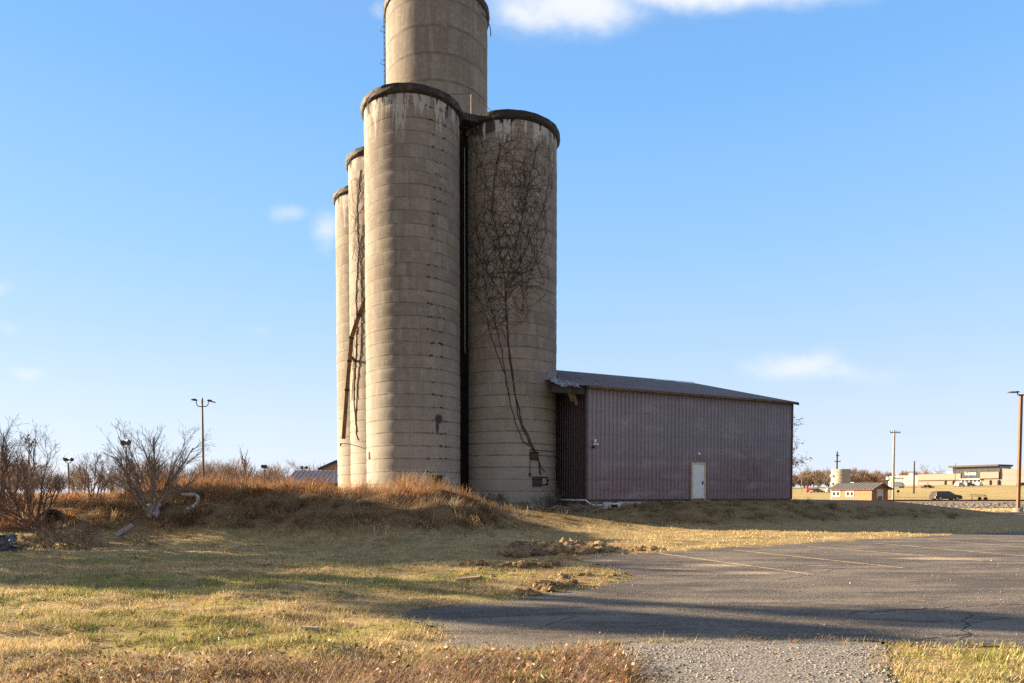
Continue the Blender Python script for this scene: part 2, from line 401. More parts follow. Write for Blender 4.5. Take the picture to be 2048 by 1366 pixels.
# ------------------------------------------------------------------ car park
def flat_sheet(name, P2, z, mat, parent=None):
    bm = bmesh.new(); vs = [bm.verts.new((p[0], p[1], z)) for p in P2]; f = bm.faces.new(vs)
    if f.normal.z < 0: f.normal_flip()
    bmesh.ops.triangulate(bm, faces=bm.faces, quad_method='BEAUTY', ngon_method='EAR_CLIP')
    bmesh.ops.recalc_face_normals(bm, faces=bm.faces)
    me = bpy.data.meshes.new(name); bm.to_mesh(me); bm.free(); me.materials.append(mat)
    if len(me.polygons) and me.polygons[0].normal.z < 0: me.flip_normals()
    return link(bpy.data.objects.new(name, me), parent)
am, t, P = material('worn_asphalt'); c = t.co(); x, y, z = t.xyz(c)
v = t.vor(c, 52, out=1); vr, vg, vb = t.xyz(v)
chip = t.m('MULTIPLY', t.smooth(vr, 0.78, 0.90), t.smooth(t.vor(c, 52), 0.45, 0.28))
n1 = t.noise(t.scale(c, (0.5, 1, 1)), 0.9, 5, 0.6); n2 = t.noise(c, 35, 4, 0.7); n3 = t.noise(c, 5, 5, 0.65)
n4 = t.noise(t.scale(c, (1, 1.6, 1)), 16, 5, 0.75)
base = t.mix(t.smooth(n2, 0.3, 0.7), (0.052, 0.045, 0.040), (0.150, 0.128, 0.112))
base = t.mix(t.m('MULTIPLY', t.smooth(n4, 0.50, 0.66), 0.75), base, (0.285, 0.243, 0.205))
base = t.mix(t.m('MULTIPLY', t.smooth(n4, 0.46, 0.34), 0.7), base, (0.045, 0.037, 0.032))
base = t.mix(t.m('MULTIPLY', t.smooth(n1, 0.40, 0.62), 0.65), base, (0.225, 0.184, 0.150))
n6 = t.noise(t.scale(c, (0.35, 1.5, 1)), 0.8, 5, 0.7); base = t.mix(t.m('MULTIPLY', t.smooth(n6, 0.48, 0.60), 0.75), base, (0.055, 0.048, 0.045))
base = t.mix(t.m('MULTIPLY', t.smooth(n3, 0.5, 0.72), 0.4), base, (0.075, 0.062, 0.053))
dust = None
for px, py, sx, sy, k in ((1420, 1131, 0.8, 0.35, 1.0), (1495, 1146, 0.75, 0.28, 1.0), (1880, 1117, 1.4, 0.45, 0.9), (1640, 1131, 0.45, 0.2, 0.6), (1330, 1137, 1.2, 0.2, 0.5), (1190, 1150, 0.6, 0.3, 0.7), (1180, 1121, 0.9, 0.3, 0.9), (1750, 1120, 1.6, 0.3, 0.4)):
    gxp, gyp = on_ground(px, py)
    g = t.m('MULTIPLY', t.gauss(x, y, gxp, gyp, sx, sy), k); dust = g if dust is None else t.m('MAXIMUM', dust, g)
dust = t.smooth(t.m('MULTIPLY', dust, t.m('ADD', 0.35, n3)), 0.25, 0.7)
base = t.mix(t.m('MULTIPLY', dust, 0.9), base, (0.42, 0.32, 0.23))
seam = t.m('ABSOLUTE', t.m('ADD', t.m('SUBTRACT', y, 9.9), t.m('ADD', t.m('MULTIPLY', t.m('SUBTRACT', n1, 0.5), 0.9), t.m('MULTIPLY', x, -0.05))))
seam = t.m('MULTIPLY', t.smooth(seam, 0.10, 0.0), t.smooth(n3, 0.42, 0.6))
base = t.mix(t.m('MULTIPLY', seam, 0.6), base, (0.28, 0.23, 0.18))
base = t.mix(chip, base, t.mix(vg, (0.28, 0.235, 0.19), (0.58, 0.52, 0.44)))
t.put(P.inputs['Base Color'], base); P.inputs['Roughness'].default_value = 0.88; P.inputs['Specular IOR Level'].default_value = 0.25
t.put(P.inputs['Normal'], t.bump(t.m('ADD', t.m('ADD', n2, t.m('MULTIPLY', chip, 0.8)), t.m('MULTIPLY', n3, 0.8)), 0.8, 0.02))
lot = flat_sheet('parking_lot', LOTW, 0.0, am); tag(lot, kind='structure')

cm, t, P = material('rough_concrete'); c = t.co()
v = t.vor(c, 34, out=1); vr, vg, vb = t.xyz(v); n2 = t.noise(c, 22, 5, 0.75); n1 = t.noise(c, 2.2, 5, 0.6)
base = t.mix(vr, (0.125, 0.11, 0.098), (0.31, 0.285, 0.255)); base = t.mix(t.smooth(n2, 0.47, 0.36), base, (0.10, 0.082, 0.066))
base = t.mix(t.m('MULTIPLY', t.smooth(n1, 0.45, 0.7), 0.5), base, (0.22, 0.185, 0.15))
t.put(P.inputs['Base Color'], base); P.inputs['Roughness'].default_value = 0.9
t.put(P.inputs['Normal'], t.bump(t.m('ADD', t.vor(c, 34), t.m('MULTIPLY', n2, 1.5)), 0.8, 0.02))
ap = flat_sheet('concrete_apron', APRW, 0.012, cm); tag(ap, kind='structure')

ym = plain('faded_yellow_paint', (0.44, 0.33, 0.18), 0.85, 0, 0.4, 9, dirt=(0.17, 0.135, 0.105))
def strip(name, pts, w, z, mat, parent, jag=0.0):
    mb = MB(); n = len(pts); vs = []
    for i, p in enumerate(pts):
        q0 = np.array(pts[max(0, i - 1)]); q1 = np.array(pts[min(n - 1, i + 1)]); d = (q1 - q0) / np.hypot(*(q1 - q0)); nn = np.array((-d[1], d[0]))
        ww = w * (1 + jag * (random.random() - 0.5) * 2)
        vs += [(*(np.array(p) - nn * ww / 2), z), (*(np.array(p) + nn * ww / 2), z)]
    mb.add(vs, [(2 * i, 2 * i + 2, 2 * i + 3, 2 * i + 1) for i in range(n - 1)])
    o = mb.build(name, mat, parent)
    if o.data.polygons[0].normal.z < 0: o.data.flip_normals()
    return tag(o, kind='structure')
for p, q in (((1320, 1107), (1625, 1149)), ((1468, 1100), (1808, 1136)), ((1616, 1093), (1965, 1122)), ((1750, 1086.5), (2060, 1113)), ((1855, 1079.5), (2075, 1096.5)), ((1945, 1076), (2100, 1087))):
    A, B = np.array(on_ground(*p)), np.array(on_ground(*q))
    strip('parking_line', [A + (B - A) * i / 30 for i in range(31)], 0.1, 0.004, ym, lot, 0.22)
km = plain('crack_filler', (0.02, 0.018, 0.016), 0.9)
cr = []
for i in range(26):
    py = 1228 + i * 2.6; cr.append(on_ground(1932 + 9 * math.sin(i * 0.9) + random.uniform(-5, 5), py))
strip('asphalt_crack', cr, 0.020, 0.003, km, lot, 0.8)
for sx_, sy_, dx_, dy_, nn_ in ((1926, 1250, 7, -1.2, 14), (1936, 1268, -9, 1.0, 12), (1330, 1215, 13, 1.6, 18), (1150, 1232, -9, 3.0, 10), (1560, 1160, 12, -2.2, 16)):
    strip('asphalt_crack', [on_ground(sx_ + i * dx_ + random.uniform(-3, 3), sy_ + i * dy_ + random.uniform(-1.2, 1.2)) for i in range(nn_)], 0.013, 0.0026, km, lot, 0.8)
cr = [on_ground(1700 + i * 14, 1226 - i * 0.75 + random.uniform(-2, 2)) for i in range(30)]
strip('asphalt_crack', cr, 0.018, 0.003, km, lot, 0.8)

# ------------------------------------------------------------------ silos
RH = 0.63
def silo_material(name, r, H, seed, chips=None, stains=(), rh=RH, sw=0.33, tone=(0.218, 0.195, 0.180), vj=0.45, topwhite=1.0, jw=0.05):
    mt, t, P = material(name); c = t.co(); x, y, z = t.xyz(c)
    th = t.m('ARCTAN2', x, t.m('MULTIPLY', y, -1.0)); s = t.m('MULTIPLY', th, r)
    p = t.comb(t.m('ADD', s, seed * 13.7), z, seed * 3.1)
    wob = t.m('MULTIPLY', t.m('SUBTRACT', t.noise(p, 1.3, 3), 0.5), 0.03)
    zr = t.m('DIVIDE', t.m('ADD', z, wob), rh); ring = t.m('FLOOR', zr); fz = t.m('FRACT', zr)
    dz = t.m('MULTIPLY', t.m('MINIMUM', fz, t.m('SUBTRACT', 1.0, fz)), rh)
    so_ = t.m('ADD', t.m('DIVIDE', s, sw), t.m('MULTIPLY', t.m('MODULO', ring, 2.0), 0.5)); fs = t.m('FRACT', so_)
    ds = t.m('MULTIPLY', t.m('MINIMUM', fs, t.m('SUBTRACT', 1.0, fs)), sw)
    wn = t.n('ShaderNodeTexWhiteNoise', noise_dimensions='2D'); t.L.new(t.comb(t.m('FLOOR', so_), ring, 0), wn.inputs['Vector']); cell = wn.outputs[0]
    wr = t.n('ShaderNodeTexWhiteNoise', noise_dimensions='1D'); t.L.new(t.m('ADD', ring, seed * 7.3), wr.inputs['W']); rcell = wr.outputs[0]
    big = t.noise(p, 0.55, 5, 0.6); fine = t.noise(p, 16, 5, 0.65); streak = t.noise(t.scale(p, (2.6, 0.16, 1)), 1.6, 5, 0.6)
    mid = t.noise(p, 3.2, 5, 0.65)
    base = t.mix(t.smooth(big, 0.3, 0.7), tone, tuple(k * q for k, q in zip(tone, (0.80, 0.76, 0.72))))
    base = t.mix(t.m('MULTIPLY', t.smooth(t.noise(t.scale(p, (1.0, 1.6, 1)), 0.9, 6, 0.72), 0.48, 0.64), 0.6), base, (0.165, 0.135, 0.105))
    base = t.mix(t.m('MULTIPLY', t.smooth(cell, 0.45, 1.0), 0.42), base, (0.150, 0.125, 0.105))
    base = t.mix(t.m('MULTIPLY', t.smooth(cell, 0.35, 0.0), 0.30), base, (0.33, 0.30, 0.26))
    base = t.mix(t.m('MULTIPLY', rcell, 0.34), base, (0.33, 0.285, 0.215))
    base = t.mix(t.m('MULTIPLY', t.smooth(streak, 0.47, 0.70), 0.62), base, (0.150, 0.118, 0.088))
    base = t.mix(t.m('MULTIPLY', t.smooth(mid, 0.50, 0.72), 0.45), base, (0.37, 0.325, 0.265))
    base = t.mix(t.m('MULTIPLY', t.smooth(t.m('ADD', z, t.m('MULTIPLY', big, 5.0)), 13.0, 2.0), 0.62), base, (0.40, 0.375, 0.33))  # whitish foot, carried up the wall as painted ground-bounced light
    base = t.mix(t.m('MULTIPLY', t.smooth(fine, 0.55, 0.8), 0.16), base, (0.15, 0.12, 0.085))
    jn = t.m('MULTIPLY', t.m('ADD', 0.34, t.m('MULTIPLY', t.smooth(t.noise(p, 1.4, 5, 0.75), 0.38, 0.62), 0.66)), t.m('ADD', 0.6, t.m('MULTIPLY', rcell, 0.4)))
    joint = t.m('MULTIPLY', t.smooth(dz, jw, jw * 0.24), jn)
    joint2 = t.m('MULTIPLY', t.m('MULTIPLY', t.smooth(ds, 0.016, 0.003), vj), t.smooth(t.noise(p, 2.3, 3), 0.4, 0.62))
    base = t.mix(t.m('MULTIPLY', joint, 0.88), base, (0.07, 0.056, 0.042))
    under = t.m('MULTIPLY', t.smooth(fz, 0.55, 1.0), 0.22); base = t.mix(under, base, (0.15, 0.12, 0.085))  # joint dirt and shading below each ring joint, painted into the colour
    base = t.mix(joint2, base, (0.10, 0.078, 0.056))
    h = t.m('ADD', t.m('MULTIPLY', joint, -1.0), t.m('ADD', t.m('MULTIPLY', joint2, -0.5), t.m('MULTIPLY', mid, 0.5)))
    if chips:
        t0, t1, thr = chips
        zone = t.m('MULTIPLY', t.smooth(th, t0, t0 + 0.05), t.smooth(th, t1, t1 - 0.05))
        cn = t.noise(t.comb(t.m('MULTIPLY', s, 2.2), t.m('MULTIPLY', ring, 3.7), seed), 2.0, 3)
        ch = t.m('MULTIPLY', t.m('MULTIPLY', zone, t.smooth(cn, thr, thr + 0.06)), t.smooth(dz, 0.085, 0.04))
        base = t.mix(ch, base, (0.022, 0.018, 0.015)); h = t.m('ADD', h, t.m('MULTIPLY', ch, -2.0))
    for (a0, z0, da, dzz, k) in stains:
        g = t.m('MULTIPLY', t.gauss(th, z, a0, z0, da, dzz), k)
        g = t.smooth(t.m('MULTIPLY', g, t.m('ADD', 0.25, t.m('MULTIPLY', mid, 1.5))), 0.25, 0.8); base = t.mix(g, base, (0.05, 0.045, 0.04))
    # weathering under the rim: white lime runs and black tar
    dt = t.m('SUBTRACT', H, z)
    run = t.noise(t.comb(t.m('MULTIPLY', s, 1.0), t.m('MULTIPLY', z, 0.10), seed), 3.4, 4, 0.7); run2 = t.noise(t.comb(s, t.m('MULTIPLY', z, 0.12), seed + 5.0), 2.6, 4, 0.75)
    wh = t.m('MULTIPLY', t.smooth(t.m('SUBTRACT', t.m('MULTIPLY', t.smooth(run, 0.42, 0.72), 2.6), dt), -0.1, 0.5), topwhite)
    base = t.mix(t.m('MULTIPLY', wh, 0.8), base, (0.46, 0.45, 0.43))
    bl = t.smooth(t.m('SUBTRACT', t.m('MULTIPLY', t.smooth(run2, 0.49, 0.72), 1.15), dt), 0.0, 0.16)
    base = t.mix(bl, base, (0.022, 0.02, 0.018))
    t.put(P.inputs['Base Color'], base); P.inputs['Roughness'].default_value = 0.88; P.inputs['Specular IOR Level'].default_value = 0.25
    t.put(P.inputs['Normal'], t.bump(t.m('ADD', h, t.m('MULTIPLY', fine, 0.25)), 0.75, 0.02))
    return mt
tar = None
def tar_material():
    mt, t, P = material('tarred_rim'); c = t.co(); x, y, z = t.xyz(c)
    n = t.noise(c, 2.2, 5, 0.7); n2 = t.noise(c, 9, 4, 0.7)
    base = t.mix(t.smooth(n, 0.52, 0.70), (0.018, 0.016, 0.016), (0.11, 0.07, 0.042))
    base = t.mix(t.smooth(n2, 0.64, 0.8), base, (0.22, 0.19, 0.155))
    t.put(P.inputs['Base Color'], base); P.inputs['Roughness'].default_value = 0.75
    t.put(P.inputs['Normal'], t.bump(n2, 0.8, 0.03)); return mt
tar = tar_material()
dark_opening = plain('rusty_dark_steel', (0.055, 0.033, 0.022), 0.7, 0.2, 0.4, 5, 0.3, dirt=(0.13, 0.06, 0.03))
black_steel = plain('black_steel', (0.02, 0.019, 0.019), 0.55, 0.3, 0.3)
grey_steel = plain('galvanised_steel', (0.30, 0.31, 0.32), 0.5, 0.5, 0.15, 10)

def silo(label, cx, cy, r, top, rim_out, mat_kw, seg=112, rh=RH, rim_h=0.34, group='tall concrete silos'):
    zb = hz(cx, cy) - 0.5
    zb = min(zb, hz(cx, cy - r) - 0.3)
    H = top - zb
    e = empty('concrete_silo', (cx, cy, zb), label, 'silo', group)
    rng = random.Random(int(cx * 100 + cy)); prof = []
    nr = int(H / rh) + 1; off = [rng.uniform(-0.008, 0.008) for _ in range(nr + 2)]
    for i in range(nr):
        for f, b in ((0.02, -0.010), (0.22, 0.006), (0.6, 0.012), (0.96, 0.005)):
            z = (i + f) * rh
            if z < H: prof.append((r + b + off[i], z))
    prof.append((r, H))
    mb = MB().lathe(prof, seg)
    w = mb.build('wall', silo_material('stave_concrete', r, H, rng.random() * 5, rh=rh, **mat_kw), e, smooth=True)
    ph = [rng.uniform(0, 6) for _ in range(5)]
    def wob(tt, z, i): return 0.014 * math.sin(5 * tt + ph[0] + i) + 0.010 * math.sin(11 * tt + ph[1] - i * 2) + 0.010 * math.sin(23 * tt + ph[2] + i * 3)
    R = r + rim_out
    rp = [(r - 0.02, H - 0.12), (r + rim_out * 0.55, H - 0.06), (R - 0.03, H - 0.02), (R, H + 0.05), (R + 0.01, H + rim_h * 0.5), (R - 0.04, H + rim_h * 0.56), (R - 0.02, H + rim_h * 0.9), (R - 0.1, H + rim_h), (r - 0.4, H + rim_h + 0.02)]
    MB().lathe(rp, 128, wob=wob).build('rim', tar, e, smooth=False)
    MB().lathe([(r - 0.2, H + rim_h - 0.02), (r * 0.5, H + rim_h + 0.10), (0.02, H + rim_h + 0.16)], 48).build('roof_cap', tar, e, smooth=True)
    e['r'] = r
    return e
TOP = 20.87
S1 = (-5.14, 35.83, 2.42); S2 = (-0.15, 38.5, 2.63); S3 = (-7.5, 42.3, 2.4); S4 = (-9.6, 47.4, 2.4); ST = (-5.6, 52.2, 3.75)
R_ = math.radians
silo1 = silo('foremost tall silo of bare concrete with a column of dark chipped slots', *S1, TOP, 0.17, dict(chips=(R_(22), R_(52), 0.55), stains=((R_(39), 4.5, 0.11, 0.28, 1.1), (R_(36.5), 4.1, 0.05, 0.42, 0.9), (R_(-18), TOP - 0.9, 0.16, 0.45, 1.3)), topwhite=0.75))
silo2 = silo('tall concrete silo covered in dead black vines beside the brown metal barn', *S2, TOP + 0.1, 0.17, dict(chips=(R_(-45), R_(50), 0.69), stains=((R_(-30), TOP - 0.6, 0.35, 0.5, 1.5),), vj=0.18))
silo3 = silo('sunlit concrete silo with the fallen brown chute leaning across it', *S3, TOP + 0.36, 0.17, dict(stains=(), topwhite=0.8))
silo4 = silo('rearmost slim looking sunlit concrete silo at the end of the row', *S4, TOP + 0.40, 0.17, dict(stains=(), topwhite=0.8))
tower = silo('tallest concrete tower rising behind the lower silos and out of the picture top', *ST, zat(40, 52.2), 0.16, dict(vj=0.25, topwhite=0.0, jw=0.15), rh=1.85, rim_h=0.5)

def on_silo(S, px, py, off=0.0):
    """point of the silo surface seen at a pixel, and the outward angle"""
    cx, cy, r = S; r = r + off; d = ray(px, py); A = d[0] ** 2 + d[1] ** 2; B = -2 * (d[0] * cx + d[1] * cy); C = cx * cx + cy * cy - r * r
    D = B * B - 4 * A * C
    t = (-B - math.sqrt(max(D, 0))) / (2 * A)
    p = Vector((d[0] * t, d[1] * t, EYE + d[2] * t)); return p, math.atan2(p.y - cy, p.x - cx)
def silo_box(S, px0, py0, px1, py1, thick, name, mat, e, root, mbf=None):
    p, an = on_silo(S, (px0 + px1) / 2, (py0 + py1) / 2); q0, _ = on_silo(S, px0, (py0 + py1) / 2); q1, _ = on_silo(S, px1, (py0 + py1) / 2)
    zt = on_silo(S, (px0 + px1) / 2, py0)[0].z; zb = on_silo(S, (px0 + px1) / 2, py1)[0].z
    w = (q1 - q0).length; M = Matrix.Rotation(an, 3, 'Z'); c = p - Vector(root.location)
    mb = MB(); mb.box(c, (thick, w, zt - zb), m=M)
    return mb.build(name, mat, e, bevel=0.01), c, M, w, zt - zb
o, c, M, w, h = silo_box(S1, 862, 951, 883, 979, 0.10, 'hatch', dark_opening, silo1, silo1); o['label'] = 'rusty dark hatch'
mb = MB()
for sx in (-1, 1): mb.box(c + M @ Vector((0.04, sx * (w / 2 + 0.03), 0)), (0.12, 0.06, h + 0.12), m=M)
mb.box(c + M @ Vector((0.04, 0, h / 2 + 0.03)), (0.12, w - 0.004, 0.06), m=M)
mb.build('hatch_frame', plain('weathered_frame', (0.30, 0.25, 0.19), 0.85, 0, 0.3), o.parent)
silo_box(S1, 736.5, 904, 740, 918, 0.08, 'slot_opening', black_steel, silo1, silo1)
o, c, M, w, h = silo_box(S2, 1065, 953, 1083, 973, 0.14, 'hatch', plain('dark_hatch_paint', (0.035, 0.032, 0.036), 0.6, 0, 0.4, 5, 0.2, dirt=(0.12, 0.045, 0.025)), silo2, silo2)
mb = MB()
for k in (-0.25, 0.25): mb.bar(c + M @ Vector((0.09, -w / 2, k * h)), c + M @ Vector((0.09, w / 2, k * h)), 0.03)
mb.build('hatch_strap', dark_opening, silo2)
o, c, M, w, h = silo_box(S2, 1084, 955, 1094, 970, 0.05, 'switch_backboard', plain('pale_backboard', (0.35, 0.30, 0.27), 0.8, 0, 0.3), silo2, silo2)
mb = MB()
mb.bar(c + M @ Vector((0.05, -w / 2, h / 2)), c + M @ Vector((0.05, w / 2 + 0.03, h / 2)), 0.05); mb.bar(c + M @ Vector((0.05, -w / 2, -h / 2)), c + M @ Vector((0.05, w / 2, -h / 2 + 0.04)), 0.05)
mb.box(c + M @ Vector((0.07, w * 0.42, h * 0.1)), (0.08, 0.09, 0.14), m=M); mb.box(c + M @ Vector((0.07, w * 0.3, -h * 0.36)), (0.08, 0.13, 0.1), m=M)
mb.build('switch_bracket', black_steel, silo2)
o, c, M, w, h = silo_box(S2, 1061, 905, 1075, 920, 0.22, 'junction_box', dark_opening, silo2, silo2)
MB().box(c + M @ Vector((0.02, 0, h / 2 + 0.015)), (0.3, w + 0.06, 0.03), m=M).build('box_lid', black_steel, o.parent)
L0 = Vector(silo2.location)
mb = MB()
mb.tube([on_silo(S2, 1060, py, 0.03)[0] - L0 for py in (899, 915, 930, 948)], 0.018, 6)
mb.tube([on_silo(S2, px, 899 + (px - 1060) * 0.09, 0.03)[0] - L0 for px in range(1060, 1110, 6)], 0.018, 6)
mb.tube([on_silo(S2, 1060, py, 0.04)[0] - L0 for py in (946, 949, 953)], 0.05, 8)
mb.build('conduit', black_steel, silo2)
# ladder on the tower
mb = MB(); TL = Vector(tower.location); H = zat(40, 52.2) - TL.z
an = math.atan2(-math.sin(0.0), -1.0) + 0.03
for k in (-0.22, 0.22):
    pb = [Vector((ST[2] * math.cos(an) - 0.16, ST[2] * math.sin(an) + k, z)) for z in np.linspace(8, H + 0.8, 20)]
    mb.tube(pb, 0.025, 5)
for z in np.arange(8, H, 0.4): mb.tube([(ST[2] * math.cos(an) - 0.16, ST[2] * math.sin(an) - 0.22, z), (ST[2] * math.cos(an) - 0.16, ST[2] * math.sin(an) + 0.22, z)], 0.014, 4)
for z in np.arange(9, H, 2.4): mb.tube([(ST[2] * math.cos(an) - 0.16 - 0.34 * math.sin(q), ST[2] * math.sin(an) + 0.30 * math.cos(q), z) for q in np.linspace(0, PI, 9)], 0.02, 4)
mb.build('caged_ladder', black_steel, tower)
mb = MB()
for dz_, rr in ((0.9, 0.0),):
    mb = MB()
    for i in range(4):
        q = -0.45 + i * 0.16
        mb.tube([(4.02 * math.cos(q - 0.08), 4.02 * math.sin(q - 0.08), H - dz_), (4.02 * math.cos(q + 0.08), 4.02 * math.sin(q + 0.08), H - dz_)], 0.035, 5)
    mb.build('rim_bracket', black_steel, tower)

# the dark bay between the two front silos
d12 = Vector((S2[0] - S1[0], S2[1] - S1[1], 0)); L12 = d12.length; d12.normalize(); n12 = Vector((d12.y, -d12.x, 0))
mid = Vector((S1[0], S1[1], 0)) + d12 * (S1[2] + (L12 - S1[2] - S2[2]) / 2)
bay = empty('connecting_bay', (mid.x, mid.y, 0.6), 'narrow dark recess and tarred roof slab joining the two front silos', 'connecting bay')
O = Vector((mid.x, mid.y, 0.6))
gap_shadem = plain('gap_shade_concrete', (0.010, 0.009, 0.008), 0.95, 0, 0.4, 2, 0.3, spec=0.1)  # for the added infill: shade of the gap put into a near-black colour
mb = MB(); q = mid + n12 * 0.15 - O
mb.box(q + Vector((0, 0, (TOP + 0.1) / 2 - 0.2)), (1.5, 0.2, TOP - 0.2), rz=math.atan2(d12.y, d12.x)); mb.build('added_shade_infill', gap_shadem, bay)
mb = MB(); q = mid - O + n12 * 0.1
mb.box(q + Vector((0, 0, TOP + 0.17)), (2.5, 2.2, 0.30), rz=math.atan2(d12.y, d12.x) - 0.12)
mb.box(q + Vector((0, 0, TOP + 0.36)) + n12 * 0.95, (2.6, 0.14, 0.14), rz=math.atan2(d12.y, d12.x) - 0.12)
mb.box(q + Vector((-0.75, 0.0, TOP - 0.15)) + n12 * 1.0, (0.16, 0.5, 0.22), rz=0.5)
mb.build('roof_slab', tar, bay, bevel=0.02)
mb = MB(); mb.tube([mid - O + n12 * 0.75 + d12 * (-0.12) + Vector((0, 0, z)) for z in np.linspace(9, TOP - 1.2, 14)], 0.014, 6); mb.build('downpipe', grey_steel, bay)

rail = empty('guard_rail', (mid.x, mid.y, TOP + 0.4), 'thin steel guard rail on the roofs of the front silos', 'railing')
O = Vector(rail.location); pA, pB, pC = Vector(at(890, 188.5, 36.3)), Vector(at(942, 187.5, 36.9)), Vector(at(1000, 236, 38.4))
mb = MB(); mb.tube([pA - O, pB - O], 0.02, 5); mb.tube([pB - O, pC - O], 0.015, 5)
mb.tube([Vector(at(925, 180, 36.8)) - O, pB - O], 0.018, 5); mb.build('top_rail', plain('dull_rail_steel', (0.12, 0.10, 0.085), 0.7, 0.2), rail)
mb = MB(); mb.tube([pB - O, Vector((pB.x, pB.y, TOP + 0.35)) - O], 0.024, 5); mb.build('post', plain('pale_post_paint', (0.32, 0.27, 0.21), 0.7, 0.1), rail)
mb = MB(); mb.tube([Vector((pA.x, pA.y, TOP + 0.3)) - O, pA - O], 0.022, 5); mb.build('post', rail.children[1].data.materials[0], rail)

# ------------------------------------------------------------------ fallen chute on the third silo
ch = empty('fallen_chute', (*S3[:2], hz(*S3[:2])), 'bent rusty brown chute hanging in front of the sunlit silos', 'chute')
O = Vector(ch.location)
pts = []
for px, py, Y in ((735, 594, 38.6), (718, 630, 38.9), (703, 676, 39.3), (699, 722, 39.5), (694, 780, 39.6), (687, 877, 39.6)): pts.append(Vector(at(px, py, Y)) - O)
rustm = plain('rusty_chute_steel', (0.12, 0.065, 0.028), 0.75, 0.15, 0.45, 3, 0.4, dirt=(0.22, 0.13, 0.06))
mb = MB()
for i in range(len(pts) - 1):
    dd = (pts[i + 1] - pts[i]).normalized()
    mb.bar(pts[i], pts[i + 1] + dd * 0.02, 0.23 - 0.002 * i, 0.2 - 0.002 * i, up=(0.3, -1, 0.1))
mb.build('trough', rustm, ch)
for i in range(1, len(pts) - 1):
    dd = (pts[i + 1] - pts[i - 1]).normalized(); MB().bar(pts[i] - dd * 0.05, pts[i] + dd * 0.05, 0.29, 0.26, up=(0.3, -1, 0.1)).build('joint_collar', black_steel, ch)
MB().bar(pts[3] + Vector((0.0, 0.3, 0.3)), pts[3] + Vector((0.1, 1.3, 0.2)), 0.12, 0.12).build('bracket', black_steel, ch)

lam = empty('yard_light_arm', (*S3[:2], hz(*S3[:2])), 'small light on a thin wire arm sticking out of the sunlit silo near its foot', 'light arm')
O = Vector(lam.location); pw = on_silo(S3, 718, 893)[0]; pe = Vector(at(681, 887, pw.y - 1.1))
MB().tube([pw - O, (pw + pe) / 2 - O + Vector((0, 0, 0.05)), pe - O], 0.022, 5).build('arm', black_steel, lam)
MB().lathe([(0.01, 0.02), (0.05, 0), (0.06, -0.1), (0.04, -0.14)], 10, c=tuple(pe - O)).build('lamp_head', black_steel, lam)
# ------------------------------------------------------------------ metal barn
BZ = 1.2; BL, BH, BB = 14.86, 6.0, 9.3
brz = math.atan2(DA[1], DA[0])
barn = empty('metal_barn', (C0[0], C0[1], BZ), 'long brown ribbed metal barn with a white door beside the silos', 'barn', rz=brz)
def wall_a(px):
    d = ray(px, HZ); k = d[0] / d[1]           # (C0x + a DAx) = k (C0y + a DAy)
    return (k * C0[1] - C0[0]) / (DA[0] - k * DA[1])
def wall_z(a, py): return zat(py, C0[1] + a * DA[1]) - BZ

